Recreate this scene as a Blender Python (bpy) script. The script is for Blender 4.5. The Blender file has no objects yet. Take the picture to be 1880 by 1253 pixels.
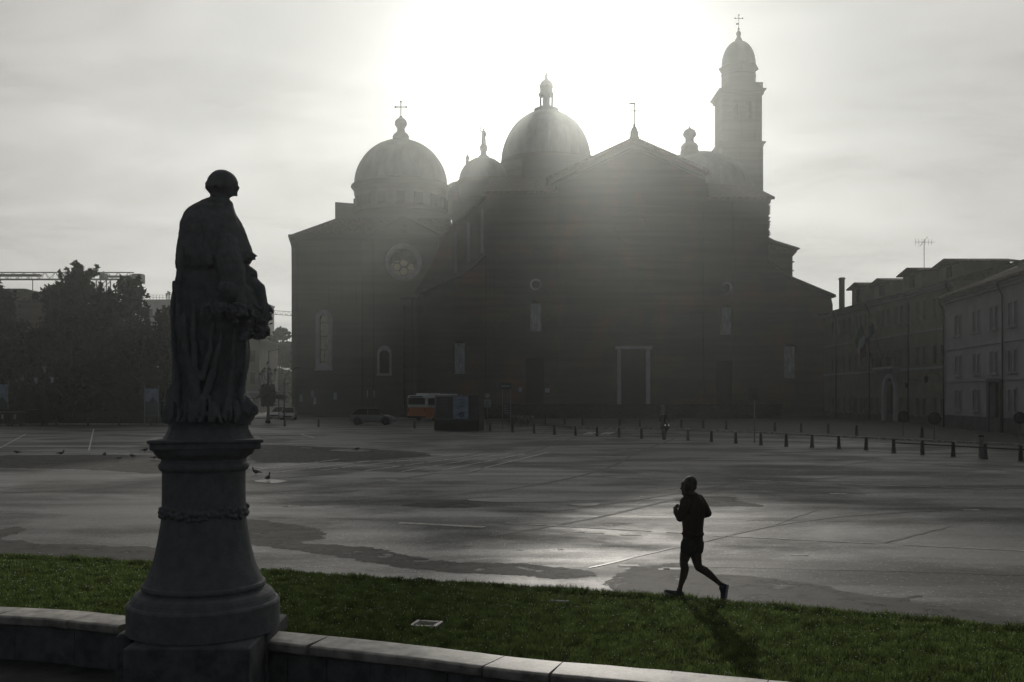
import bpy, math, random
import numpy as np
from mathutils import Vector, Matrix, noise as mnoise
from mathutils.geometry import tessellate_polygon
random.seed(7); np.random.seed(7)
C = bpy.context.scene
COL = C.collection
R = math.radians
PI = math.pi
# ------------------------------------------------------------------ camera, sky, sun
F = 1840.0; HOR = 728.0; CAMZ = 2.9           # focal length and horizon in photo pixels (1880 wide)
cam_d = bpy.data.cameras.new('camera'); cam = bpy.data.objects.new('camera', cam_d); COL.objects.link(cam)
C.camera = cam
cam.location = (0, 0, CAMZ); cam.rotation_euler = (R(90), 0, 0)
cam_d.sensor_width = 36; cam_d.lens = 36*F/1880
cam_d.shift_y = (HOR-626.5)/1880
cam_d.clip_end = 2000; cam_d.clip_start = .05
SUN_EL = 18.0; SUN_AZ = 2.5
w = bpy.data.worlds.new("World"); C.world = w; w.use_nodes = True
nt = w.node_tree; nt.nodes.clear(); N = nt.nodes.new; L = nt.links.new
def vec_to_sun():
    e, a = R(SUN_EL), R(SUN_AZ)
    return Vector((math.sin(a)*math.cos(e), math.cos(a)*math.cos(e), math.sin(e)))
out = N('ShaderNodeOutputWorld'); bg = N('ShaderNodeBackground'); L(bg.outputs[0], out.inputs[0])
sky = N('ShaderNodeTexSky'); sky.sky_type = 'NISHITA'; sky.sun_disc = False
sky.sun_elevation = R(SUN_EL); sky.sun_rotation = R(SUN_AZ); sky.dust_density = 6; sky.air_density = 1
hs = N('ShaderNodeHueSaturation'); hs.inputs['Saturation'].default_value = .15
L(sky.outputs[0], hs.inputs['Color'])
tc = N('ShaderNodeTexCoord')
# thin cloud sheet: noise on a plane overhead
sep = N('ShaderNodeSeparateXYZ'); L(tc.outputs['Generated'], sep.inputs[0])
zz = N('ShaderNodeMath'); zz.operation = 'ADD'; zz.inputs[1].default_value = .12; L(sep.outputs[2], zz.inputs[0])
zm = N('ShaderNodeMath'); zm.operation = 'MAXIMUM'; zm.inputs[1].default_value = .05; L(zz.outputs[0], zm.inputs[0])
dx = N('ShaderNodeMath'); dx.operation = 'DIVIDE'; L(sep.outputs[0], dx.inputs[0]); L(zm.outputs[0], dx.inputs[1])
dy = N('ShaderNodeMath'); dy.operation = 'DIVIDE'; L(sep.outputs[1], dy.inputs[0]); L(zm.outputs[0], dy.inputs[1])
cb = N('ShaderNodeCombineXYZ'); L(dx.outputs[0], cb.inputs[0]); L(dy.outputs[0], cb.inputs[1])
mp = N('ShaderNodeMapping'); mp.inputs['Rotation'].default_value = (0, 0, R(12)); mp.inputs['Scale'].default_value = (.8, 1.1, 1)
L(cb.outputs[0], mp.inputs[0])
nz = N('ShaderNodeTexNoise'); nz.inputs['Scale'].default_value = 1.3; nz.inputs['Detail'].default_value = 7; nz.inputs['Roughness'].default_value = .58
nz.inputs['Distortion'].default_value = .35
L(mp.outputs[0], nz.inputs['Vector'])
cr = N('ShaderNodeMapRange'); cr.inputs['From Min'].default_value = .35; cr.inputs['From Max'].default_value = .68
cr.inputs['To Min'].default_value = .74; cr.inputs['To Max'].default_value = 1.14
L(nz.outputs['Fac'], cr.inputs['Value'])
# the cloud veil glows towards the low sun and thickens away from it
dot = N('ShaderNodeVectorMath'); dot.operation = 'DOT_PRODUCT'; L(tc.outputs['Generated'], dot.inputs[0]); dot.inputs[1].default_value = vec_to_sun()
ac = N('ShaderNodeMath'); ac.operation = 'ARCCOSINE'; L(dot.outputs['Value'], ac.inputs[0])
dv = N('ShaderNodeMath'); dv.operation = 'DIVIDE'; dv.inputs[1].default_value = PI; L(ac.outputs[0], dv.inputs[0])
def ramp(fac, stops):
    r = N('ShaderNodeValToRGB'); el = r.color_ramp.elements
    while len(el) < len(stops): el.new(.5)
    for e, (p, c) in zip(el, stops):
        e.position = p; e.color = tuple(c)+(1,) if hasattr(c, '__len__') else (c, c, c, 1)
    L(fac, r.inputs[0]); return r
gain = ramp(dv.outputs[0], [(0, .6), (.03, .17), (.055, .06), (.09, .08), (.12, .22), (.16, .5), (.25, .7), (.5, .7), (1, .7)])
veil = ramp(dv.outputs[0], [(0, (50, 49, 46)), (.016, (36, 35.5, 34)), (.03, (24, 23.8, 23.2)), (.045, (18, 17.9, 17.4)), (.08, (15.8, 15.7, 15.1)), (.12, (13.4, 13.2, 12.6)), (.16, (11.6, 11.3, 10.7)), (.22, (7.4, 7.1, 6.7)), (.3, (1.8, 1.85, 1.9)), (.45, (.8, .86, .95)), (.6, (.95, 1.05, 1.2)), (1, (.9, 1.0, 1.15))])
def mix(bt, a, b, fac=1.0):
    m = N('ShaderNodeMix'); m.data_type = 'RGBA'; m.blend_type = bt; m.clamp_result = False
    if isinstance(fac, float): m.inputs[0].default_value = fac
    else: L(fac, m.inputs[0])
    L(a, m.inputs[6]); L(b, m.inputs[7]); return m.outputs[2]
s1 = mix('MULTIPLY', hs.outputs[0], gain.outputs[0])
s2 = mix('ADD', s1, veil.outputs[0])
s3 = mix('MULTIPLY', s2, cr.outputs[0])
L(s3, bg.inputs[0]); bg.inputs[1].default_value = .06
sd = bpy.data.lights.new('sun', 'SUN'); so = bpy.data.objects.new('sun', sd); COL.objects.link(so)
sd.energy = 2.9; sd.angle = R(1.1); sd.color = (1, .95, .86)
so.rotation_euler = vec_to_sun().to_track_quat('Z', 'Y').to_euler()
C.view_settings.view_transform = 'Standard'; C.view_settings.look = 'None'
C.view_settings.exposure = -.9; C.view_settings.gamma = 1
C.cycles.use_denoising = True; C.cycles.max_bounces = 7; C.cycles.volume_bounces = 1
C.cycles.sample_clamp_indirect = 4; C.cycles.caustics_reflective = False; C.cycles.caustics_refractive = False
C.cycles.transparent_max_bounces = 12
# ------------------------------------------------------------------ pixel -> world
def X(px, d): return (px-940)/F*d
def Z(py, d): return CAMZ+(HOR-py)/F*d
def G(px, py, z=0):                    # where the view of that pixel meets the level z
    d = F*(CAMZ-z)/(py-HOR); return (X(px, d), d)
def P(px, py, d): return Vector((X(px, d), d, Z(py, d)))
# ------------------------------------------------------------------ materials
MATS = {}
def mat(name, col, rough=.8, var=.15, nscale=3, bump=0, bscale=30, metal=0, spec=.3, emit=None, estr=0, stretch=(1, 1, 1),
        col2=None, trans=0, bdist=.02):
    if name in MATS: return MATS[name]
    m = bpy.data.materials.new(name); m.use_nodes = True; t = m.node_tree; n = t.nodes.new; l = t.links.new
    b = t.nodes['Principled BSDF']
    b.inputs['Roughness'].default_value = rough; b.inputs['Metallic'].default_value = metal
    b.inputs['Specular IOR Level'].default_value = spec
    b.inputs['Transmission Weight'].default_value = trans
    g = n('ShaderNodeTexCoord'); mp = n('ShaderNodeMapping'); mp.inputs['Scale'].default_value = stretch
    l(g.outputs['Object'], mp.inputs[0])
    no = n('ShaderNodeTexNoise'); no.inputs['Scale'].default_value = nscale; no.inputs['Detail'].default_value = 6
    no.inputs['Roughness'].default_value = .62
    l(mp.outputs[0], no.inputs['Vector'])
    cr = n('ShaderNodeValToRGB'); e = cr.color_ramp.elements
    c2 = col2 or tuple(c*(1+var) for c in col); c1 = tuple(c*(1-var) for c in col)
    e[0].position = .36; e[0].color = (*c1, 1); e[1].position = .64; e[1].color = (*c2, 1)
    l(no.outputs['Fac'], cr.inputs[0]); l(cr.outputs[0], b.inputs['Base Color'])
    if bump:
        n2 = n('ShaderNodeTexNoise'); n2.inputs['Scale'].default_value = bscale; n2.inputs['Detail'].default_value = 5
        l(mp.outputs[0], n2.inputs['Vector'])
        bp = n('ShaderNodeBump'); bp.inputs['Strength'].default_value = bump; bp.inputs['Distance'].default_value = bdist
        l(n2.outputs['Fac'], bp.inputs['Height']); l(bp.outputs[0], b.inputs['Normal'])
    if emit:
        b.inputs['Emission Color'].default_value = (*emit, 1); b.inputs['Emission Strength'].default_value = estr
    MATS[name] = m; return m
def brick_mat(name, col, col2, course=.28, relief=.3):
    m = bpy.data.materials.new(name); m.use_nodes = True; t = m.node_tree; n = t.nodes.new; l = t.links.new
    b = t.nodes['Principled BSDF']; b.inputs['Roughness'].default_value = .9; b.inputs['Specular IOR Level'].default_value = .15
    g = n('ShaderNodeTexCoord')
    def nz(scale, st, detail=5):
        mp = n('ShaderNodeMapping'); mp.inputs['Scale'].default_value = st; l(g.outputs['Object'], mp.inputs[0])
        x = n('ShaderNodeTexNoise'); x.inputs['Scale'].default_value = scale; x.inputs['Detail'].default_value = detail
        l(mp.outputs[0], x.inputs['Vector']); return x.outputs['Fac']
    big = nz(.16, (1, 1, 1)); rows = nz(1, (.06, .06, 1.5), 3); fine = nz(6, (1, 1, 3))
    cr = n('ShaderNodeValToRGB'); e = cr.color_ramp.elements
    e[0].position = .50; e[0].color = (*col, 1); e[1].position = .66; e[1].color = (*col2, 1)
    l(big, cr.inputs[0])
    mr = n('ShaderNodeMapRange'); mr.inputs['From Min'].default_value = .35; mr.inputs['From Max'].default_value = .6
    mr.inputs['To Min'].default_value = 1-relief; mr.inputs['To Max'].default_value = 1.15
    l(rows, mr.inputs['Value'])
    mx = n('ShaderNodeMix'); mx.data_type = 'RGBA'; mx.blend_type = 'MULTIPLY'; mx.inputs[0].default_value = 1
    l(cr.outputs[0], mx.inputs[6]); l(mr.outputs[0], mx.inputs[7])
    mr2 = n('ShaderNodeMapRange'); mr2.inputs['To Min'].default_value = .6; mr2.inputs['To Max'].default_value = 1.4; l(fine, mr2.inputs['Value'])
    mx2 = n('ShaderNodeMix'); mx2.data_type = 'RGBA'; mx2.blend_type = 'MULTIPLY'; mx2.inputs[0].default_value = 1
    l(mx.outputs[2], mx2.inputs[6]); l(mr2.outputs[0], mx2.inputs[7]); l(mx2.outputs[2], b.inputs['Base Color'])
    bp = n('ShaderNodeBump'); bp.inputs['Strength'].default_value = .5; bp.inputs['Distance'].default_value = .06
    l(rows, bp.inputs['Height']); l(bp.outputs[0], b.inputs['Normal'])
    MATS[name] = m; return m
def leaf_mat(name, col, var=.5, tr=.25):
    m = bpy.data.materials.new(name); m.use_nodes = True; t = m.node_tree; n = t.nodes.new; l = t.links.new
    t.nodes.remove(t.nodes['Principled BSDF']); o = t.nodes['Material Output']
    g = n('ShaderNodeTexCoord'); no = n('ShaderNodeTexNoise'); no.inputs['Scale'].default_value = .9; no.inputs['Detail'].default_value = 4
    l(g.outputs['Object'], no.inputs['Vector'])
    cr = n('ShaderNodeValToRGB'); e = cr.color_ramp.elements
    e[0].position = .35; e[0].color = (*(c*(1-var) for c in col), 1); e[1].position = .65; e[1].color = (*(c*(1+var) for c in col), 1)
    l(no.outputs['Fac'], cr.inputs[0])
    d = n('ShaderNodeBsdfDiffuse'); tt = n('ShaderNodeBsdfTranslucent'); mx = n('ShaderNodeMixShader'); mx.inputs[0].default_value = tr
    l(cr.outputs[0], d.inputs[0]); l(cr.outputs[0], tt.inputs[0]); l(d.outputs[0], mx.inputs[1]); l(tt.outputs[0], mx.inputs[2])
    l(mx.outputs[0], o.inputs[0]); MATS[name] = m; return m
# ------------------------------------------------------------------ mesh builder
class MB:
    def __init__(s): s.v = []; s.f = []; s.m = []; s.cur = 0
    def add(s, vs, fs, M=None):
        o = len(s.v)
        s.v += [tuple(M @ Vector(v)) if M else tuple(v) for v in vs]
        s.f += [tuple(i+o for i in f) for f in fs]; s.m += [s.cur]*len(fs); return s
    def box(s, x0, x1, y0, y1, z0, z1, M=None):
        v = [(x0, y0, z0), (x1, y0, z0), (x1, y1, z0), (x0, y1, z0), (x0, y0, z1), (x1, y0, z1), (x1, y1, z1), (x0, y1, z1)]
        return s.add(v, [(0, 3, 2, 1), (4, 5, 6, 7), (0, 1, 5, 4), (1, 2, 6, 5), (2, 3, 7, 6), (3, 0, 4, 7)], M)
    def bbox(s, x0, x1, y0, y1, z0, z1, b=.01, M=None):        # box with chamfered edges
        v = []; f = []
        for zi, (z, i) in enumerate(((z0, b), (z0+b, 0), (z1-b, 0), (z1, b))):
            for (x, y) in ((x0+i+b, y0+i), (x1-i-b, y0+i), (x1-i, y0+i+b), (x1-i, y1-i-b), (x1-i-b, y1-i), (x0+i+b, y1-i), (x0+i, y1-i-b), (x0+i, y0+i+b)):
                v.append((x, y, z))
        for k in range(3):
            for j in range(8):
                a = k*8+j; c = k*8+(j+1) % 8; f.append((a, c, c+8, a+8))
        f.append(tuple(range(7, -1, -1))); f.append(tuple(range(24, 32))); return s.add(v, f, M)
    def lathe(s, prof, c=(0, 0, 0), seg=32, cap=True, rx=1, ry=1, M=None, rib=None):
        v = []; f = []
        for (r, z) in prof:
            for k in range(seg):
                a = 2*PI*k/seg; q = 1+(rib(a) if rib else 0)
                v.append((c[0]+r*q*rx*math.cos(a), c[1]+r*q*ry*math.sin(a), c[2]+z))
        n = len(prof)
        for i in range(n-1):
            for k in range(seg):
                a = i*seg+k; b = i*seg+(k+1) % seg; f.append((a, b, b+seg, a+seg))
        if cap:
            f.append(tuple(reversed(range(seg)))); f.append(tuple(range((n-1)*seg, n*seg)))
        return s.add(v, f, M)
    def tube(s, pts, r, seg=8, cap=True):
        pts = [Vector(p) for p in pts]; n = len(pts); rr = r if hasattr(r, '__len__') else [r]*n
        v = []; f = []; up = None
        for i, p in enumerate(pts):
            t = (pts[min(i+1, n-1)]-pts[max(i-1, 0)]).normalized()
            if up is None: up = t.orthogonal().normalized()
            up = (up-t*up.dot(t)); up = up.normalized() if up.length > 1e-6 else t.orthogonal().normalized()
            q = t.cross(up)
            for k in range(seg):
                a = 2*PI*k/seg; v.append(tuple(p+(up*math.cos(a)+q*math.sin(a))*rr[i]))
        for i in range(n-1):
            for k in range(seg):
                a = i*seg+k; b = i*seg+(k+1) % seg; f.append((a, b, b+seg, a+seg))
        if cap: f.append(tuple(reversed(range(seg)))); f.append(tuple(range((n-1)*seg, n*seg)))
        return s.add(v, f)
    def prism(s, poly, y0, y1, holes=(), M=None):              # poly in (x, z), extruded along y, real openings
        loops = [list(poly)]+[list(h) for h in holes]
        flat = [p for lp in loops for p in lp]; n = len(flat)
        tris = tessellate_polygon([[Vector((p[0], p[1], 0)) for p in lp] for lp in loops])
        v = [(p[0], y0, p[1]) for p in flat]+[(p[0], y1, p[1]) for p in flat]; f = []
        for t in tris:
            a, b, c = t
            ar = (flat[b][0]-flat[a][0])*(flat[c][1]-flat[a][1])-(flat[b][1]-flat[a][1])*(flat[c][0]-flat[a][0])
            if abs(ar) < 1e-12: continue
            if ar < 0: a, c = c, a
            f.append((a, b, c)); f.append((c+n, b+n, a+n))
        o = 0
        for li, lp in enumerate(loops):
            k = len(lp); A = sum(lp[i][0]*lp[(i+1) % k][1]-lp[(i+1) % k][0]*lp[i][1] for i in range(k))
            ccw = A > 0
            for i in range(k):
                a, b = o+i, o+(i+1) % k
                if ccw == (li == 0): f.append((b, a, a+n, b+n))
                else: f.append((a, b, b+n, a+n))
            o += k
        return s.add(v, f, M)
    def ball(s, c, r, M=None, u=12, w_=8):
        r = r if hasattr(r, '__len__') else (r, r, r)
        v = [(c[0], c[1], c[2]-r[2])]; f = []
        for i in range(1, w_):
            p = -PI/2+PI*i/w_
            for k in range(u):
                a = 2*PI*k/u; v.append((c[0]+r[0]*math.cos(p)*math.cos(a), c[1]+r[1]*math.cos(p)*math.sin(a), c[2]+r[2]*math.sin(p)))
        v.append((c[0], c[1], c[2]+r[2])); T = len(v)-1
        for k in range(u): f.append((0, 1+(k+1) % u, 1+k)); f.append((T, T-u+k, T-u+(k+1) % u))
        for i in range(w_-2):
            for k in range(u):
                a = 1+i*u+k; b = 1+i*u+(k+1) % u; f.append((a, b, b+u, a+u))
        return s.add(v, f, M)
    def caps(s, p0, p1, r0, r1, u=14):                         # closed tapered capsule
        p0, p1 = Vector(p0), Vector(p1); ax = p1-p0; ln = max(ax.length, 1e-5)
        q = Vector((0, 0, 1)).rotation_difference(ax.normalized()).to_matrix().to_4x4(); q.translation = p0
        prof = [(r0*math.cos(a), r0*math.sin(a)) for a in [-PI/2+.05, -PI/3, -PI/6, 0]]+[(r1*math.cos(a), ln+r1*math.sin(a)) for a in [0, PI/6, PI/3, PI/2-.05]]
        return s.lathe(prof, seg=u, M=q)
    def chain(s, pts):                                         # [(point, radius)...]
        for (a, ra), (b, rb) in zip(pts, pts[1:]): s.caps(a, b, ra, rb)
        return s
    def build(s, name, mats, parent=None, world=True, smooth=False, loc=None):
        me = bpy.data.meshes.new(name); o = bpy.data.objects.new(name, me); COL.objects.link(o)
        v = np.array(s.v, dtype=float).reshape(-1, 3)
        if parent is not None:
            o.parent = parent
            if world:
                r = parent; off = np.zeros(3)
                while r: off += np.array(r.location); r = r.parent
                v = v-off
        elif world:
            base = np.array([(v[:, 0].min()+v[:, 0].max())/2, (v[:, 1].min()+v[:, 1].max())/2, v[:, 2].min()])
            v = v-base; o.location = base
        me.from_pydata(v.tolist(), [], s.f)
        ms = mats if isinstance(mats, (list, tuple)) else [mats]
        for m in ms: me.materials.append(m)
        if len(ms) > 1: me.polygons.foreach_set('material_index', s.m)
        if smooth:
            me.polygons.foreach_set('use_smooth', [True]*len(me.polygons))
            if isinstance(smooth, float):
                try: me.set_sharp_from_angle(angle=R(smooth))
                except Exception: pass
        me.update()
        if loc is not None: o.location = loc
        return o
def sculpt(mb, name, m, parent=None, voxel=.01, smooth=2, world=True):
    o = mb.build('tmp_clay', m, None, world=False)
    r = o.modifiers.new('r', 'REMESH'); r.mode = 'VOXEL'; r.voxel_size = voxel; r.use_smooth_shade = True
    if smooth:
        q = o.modifiers.new('s', 'SMOOTH'); q.iterations = smooth; q.factor = .5
    dg = bpy.context.evaluated_depsgraph_get(); ev = o.evaluated_get(dg)
    me = bpy.data.meshes.new_from_object(ev)
    bpy.data.objects.remove(o)
    n = len(me.vertices); v = np.zeros(n*3); me.vertices.foreach_get('co', v); v = v.reshape(-1, 3)
    ob = bpy.data.objects.new(name, me); me.name = name; COL.objects.link(ob)
    if parent is not None:
        ob.parent = parent
        if world:
            rr = parent; off = np.zeros(3)
            while rr: off += np.array(rr.location); rr = rr.parent
            v = v-off
    elif world:
        base = np.array([(v[:, 0].min()+v[:, 0].max())/2, (v[:, 1].min()+v[:, 1].max())/2, v[:, 2].min()])
        v = v-base; ob.location = base
    me.vertices.foreach_set('co', v.ravel()); me.materials.clear(); me.materials.append(m)
    me.polygons.foreach_set('use_smooth', [True]*len(me.polygons)); me.update()
    return ob
def tag(o, label, cat, group=None, kind=None):
    o['label'] = label; o['category'] = cat
    if group: o['group'] = group
    if kind: o['kind'] = kind
    return o
def thing(name, label, cat, loc=(0, 0, 0), rz=0, group=None):
    o = bpy.data.objects.new(name, None); COL.objects.link(o); o.location = loc; o.rotation_euler = (0, 0, rz)
    o.empty_display_size = .2
    return tag(o, label, cat, group)
def kids(o): return [c for c in bpy.data.objects if c.parent == o]
def copy_tree(o, parent=None, loc=None, label=None, rz=None):
    c = o.copy(); COL.objects.link(c); c.parent = parent
    if loc is not None: c.location = loc
    if rz is not None: c.rotation_euler = (0, 0, rz)
    if label: c['label'] = label
    for k in kids(o): copy_tree(k, c)
    return c
def struct(o, kind='structure'): o['kind'] = kind; return o
ORD = 'first second third fourth fifth sixth seventh eighth ninth tenth eleventh twelfth thirteenth fourteenth fifteenth sixteenth seventeenth eighteenth nineteenth twentieth'.split()+['twenty-first', 'twenty-second', 'twenty-third', 'twenty-fourth', 'twenty-fifth']

M_stone = mat('dark_weathered_stone', (.19, .196, .205), .85, .16, 9, .5, 40, bdist=.01)
M_stat = mat('statue_stone', (.18, .186, .195), .85, .16, 10, .6, 45, bdist=.012)
M_cop = mat('coping_stone', (.36, .34, .31), .55, .5, 4, .5, 45, bdist=.005, spec=.6)
M_wall = mat('wall_stone', (.15, .155, .16), .85, .35, 4, .6, 25, bdist=.015)
M_bank = mat('bank_paving', (.045, .045, .045), .7, .4, 3, .5, 20)
M_brick = brick_mat('rough_brick', (.078, .080, .068), (.155, .085, .058), relief=.16)
M_brick2 = brick_mat('pale_brick', (.12, .12, .10), (.15, .13, .105), relief=.05)
M_lead = mat('dome_lead', (.16, .17, .17), .6, .2, .6, .3, 4, stretch=(1, 1, .3))
M_trim = mat('pale_trim', (.46, .47, .48), .8, .15, 1, .2, 6)
M_dark = mat('dark_opening', (.012, .012, .012), .6, .2, 2)
M_glass = mat('window_glass', (.006, .006, .007), .5, .2, 1, spec=.03)
M_tile = mat('roof_tiles', (.12, .095, .075), .9, .5, 3.5, .9, 5, stretch=(1, 1, 1), bdist=.15)
M_pan = mat('pale_panel', (.42, .47, .52), .7, .4, 1.6, stretch=(3, 1, .5))
M_dayglow = mat('stained_glass_painted_daylight', (.2, .17, .08), .4, .5, 3, emit=(.7, .66, .48), estr=.10)  # no lamp behind: emission paints in daylight seen through the rose window
M_dayglow2 = mat('leaded_glass_painted_daylight', (.2, .2, .14), .4, .5, 3, emit=(.6, .62, .5), estr=.06)  # faint emission put in for daylight showing through the tall arched window
M_pl1 = mat('plaster_ochre', (.26, .235, .19), .9, .15, .6, .2, 8)
M_pl2 = mat('plaster_pale', (.40, .405, .41), .9, .12, .6, .2, 8)
M_plb = mat('plaster_dark_base', (.12, .12, .12), .9, .2, 1)
M_iron = mat('black_iron', (.015, .015, .016), .5, .2, 5, metal=.3)
M_boll = mat('bollard_stone', (.06, .06, .062), .8, .3, 8, .3, 30)
M_metal = mat('grey_metal', (.25, .26, .27), .45, .15, 2, metal=.7)
M_rub = mat('tyre_rubber', (.015, .015, .015), .8, .2, 6)
M_white = mat('road_paint', (.55, .55, .54), .6, .25, 4, .2, 40)
M_crane = mat('crane_steel', (.22, .21, .18), .7, .2, 1)

# ------------------------------------------------------------------ ground
def asphalt():
    m = bpy.data.materials.new('damp_asphalt'); m.use_nodes = True; t = m.node_tree; n = t.nodes.new; l = t.links.new
    b = t.nodes['Principled BSDF']; g = n('ShaderNodeTexCoord')
    def nz(scale, st=(1, 1, 1), detail=5, rot=0, dist=0, rough=.55):
        mp = n('ShaderNodeMapping'); mp.inputs['Scale'].default_value = st; mp.inputs['Rotation'].default_value = (0, 0, rot); l(g.outputs['Object'], mp.inputs[0])
        x = n('ShaderNodeTexNoise'); x.inputs['Scale'].default_value = scale; x.inputs['Detail'].default_value = detail
        x.inputs['Distortion'].default_value = dist; x.inputs['Roughness'].default_value = rough
        l(mp.outputs[0], x.inputs['Vector']); return x.outputs['Fac']
    def mr(v, a, b_, c, d, cl=True):
        x = n('ShaderNodeMapRange'); x.inputs[1].default_value = a; x.inputs[2].default_value = b_; x.inputs[3].default_value = c; x.inputs[4].default_value = d
        l(v, x.inputs[0]); return x.outputs[0]
    def op(o, a, b_):
        x = n('ShaderNodeMath'); x.operation = o
        for i, q in enumerate((a, b_)):
            if isinstance(q, (int, float)): x.inputs[i].default_value = q
            else: l(q, x.inputs[i])
        return x.outputs[0]
    damp = mr(nz(.14, (1, 1.5, 1), 8, R(-12), .35, .62), .46, .56, 0, 1)      # big drying patches with ragged edges
    streak = mr(nz(.5, (.22, 1.2, 1), 6, R(14), .4), .40, .64, 0, 1)
    blot = mr(nz(.9, (1, 1, 1), 6, 0, .8), .35, .7, 0, 1)
    worn = mr(nz(.23, (.12, 1, 1), 4, R(-7), .2), .53, .56, 0, 1)                # long worn tracks
    fine = nz(7, (1, 1, 1), 8, rough=.95)
    r1 = op('ADD', mr(damp, 0, 1, .55, .67), mr(streak, 0, 1, -.07, .06))
    r2 = op('ADD', r1, mr(blot, 0, 1, -.03, .04))
    r3 = op('SUBTRACT', r2, op('MULTIPLY', worn, .06))
    r4 = op('ADD', r3, mr(fine, .35, .65, -.07, .07))
    vo = n('ShaderNodeTexVoronoi'); vo.inputs['Scale'].default_value = 9; l(g.outputs['Object'], vo.inputs['Vector'])
    gl = mr(vo.outputs['Distance'], .05, .16, 1, 0); rv = n('ShaderNodeSeparateColor'); l(vo.outputs['Color'], rv.inputs[0]); gl = op('MULTIPLY', gl, mr(rv.outputs[0], .75, .8, 0, 1))
    r5 = op('SUBTRACT', r4, op('MULTIPLY', gl, .25)); l(r5, b.inputs['Roughness'])
    sp = op('MULTIPLY', mr(damp, 0, 1, .55, .28), mr(streak, 0, 1, 1.15, .8)); sp = op('MULTIPLY', sp, mr(fine, .38, .62, .35, 1.8)); l(sp, b.inputs['Specular IOR Level'])
    cv = op('MULTIPLY', mr(damp, 0, 1, .056, .036), mr(fine, .38, .62, .45, 1.7))
    cv = op('MULTIPLY', cv, mr(blot, 0, 1, .85, 1.15))
    v2 = n('ShaderNodeTexVoronoi'); v2.inputs['Scale'].default_value = 15; l(g.outputs['Object'], v2.inputs['Vector']); rv2 = n('ShaderNodeSeparateColor'); l(v2.outputs['Color'], rv2.inputs[0])
    cv = op('ADD', cv, op('MULTIPLY', op('MULTIPLY', mr(v2.outputs['Distance'], .2, .4, 1, 0), mr(rv2.outputs[0], .80, .84, 0, 1)), .16))
    cc = n('ShaderNodeCombineColor'); l(cv, cc.inputs[0]); l(cv, cc.inputs[1]); l(op('MULTIPLY', cv, .97), cc.inputs[2]); l(cc.outputs[0], b.inputs['Base Color'])
    bp = n('ShaderNodeBump'); bp.inputs['Strength'].default_value = .7; bp.inputs['Distance'].default_value = .012
    l(nz(18, (1, 1, 1), 6, rough=.85), bp.inputs['Height'])
    bp2 = n('ShaderNodeBump'); bp2.inputs['Strength'].default_value = .35; bp2.inputs['Distance'].default_value = .05
    l(nz(1.3, (1, 1, 1), 3), bp2.inputs['Height']); l(bp.outputs[0], bp2.inputs['Normal'])
    l(bp2.outputs[0], b.inputs['Normal']); return m
M_asph = asphalt()
grass_edge = [(-60, 24), (-30, 21.5), (-16, 19.3), (-9.1, 17.8), (-6.5, 17.1), (-4.07, 16.3), (-2.03, 15.56), (.48, 14.75), (2.0, 14.25), (3.39, 13.6), (4.68, 13.05), (6.2, 12.25), (12, 8.7), (20, 2.5), (30, -8), (38, -30)]
cop_back = [(-60, 17.9), (-30, 15.9), (-14, 13.9), (-6.47, 12.66), (-4.70, 12.15), (-2.79, 11.4), (-1.78, 11.02), (-.79, 10.6), (.20, 10.14), (1.1, 9.85), (2.1, 9.5), (3.1, 9.1), (6.5, 7.6), (12, 3.8), (20, -3.5), (29, -30)]
def offset(pl, dd):
    r = []
    for i, p in enumerate(pl):
        a = Vector(pl[max(i-1, 0)]); b = Vector(pl[min(i+1, len(pl)-1)]); t = (b-a).normalized(); nrm = Vector((t.y, -t.x))
        r.append(tuple(Vector(p)+nrm*dd))
    return r
def smooth_line(pl, n=6):
    r = []
    for i in range(len(pl)-1):
        p0 = pl[max(i-1, 0)]; p1 = pl[i]; p2 = pl[i+1]; p3 = pl[min(i+2, len(pl)-1)]
        for k in range(n):
            t = k/n
            r.append(tuple(.5*((2*b)+(-a+c)*t+(2*a-5*b+4*c-d)*t*t+(-a+3*b-3*c+d)*t**3) for a, b, c, d in zip(p0, p1, p2, p3)))
    r.append(tuple(pl[-1])); return r
GE = smooth_line(grass_edge); CB = smooth_line(cop_back)
g = MB()                                   # plaza: one sheet from the grass kerb to the horizon
outer = [(38, -34), (248, -34), (248, 452), (-248, 452), (-248, 24)]
poly = [(x, y) for x, y in GE]+outer
tr = tessellate_polygon([[Vector((x, y, 0)) for x, y in poly]])
g.add([(x, y, 0) for x, y in poly], [t for t in tr])
pz = g.build('plaza_ground', M_asph, world=False); struct(pz)
if pz.data.polygons[0].normal.z < 0: pz.data.flip_normals()
for p_ in pz.data.polygons: pass
# soil sheet under everything
g = MB(); g.add([(-248, -34, -.45), (248, -34, -.45), (248, 452, -.45), (-248, 452, -.45)], [(0, 1, 2, 3)])
struct(g.build('ground', M_bank, world=False))
g = MB(); ft = offset(CB, .50)
polyb = ft+[(-60, -33)] ; n0 = len(ft)
b1 = [(x, y, -.27) for x, y in ft]; b2 = [(x-.2 if i < 40 else x-6, min(y-14, -1) if i < 60 else y-3, -.27) for i, (x, y) in enumerate(ft)]
g.add(b1+b2, [(i, i+n0, i+1+n0, i+1) for i in range(n0-1)])
struct(g.build('canal_bank', M_bank, world=False))
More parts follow.
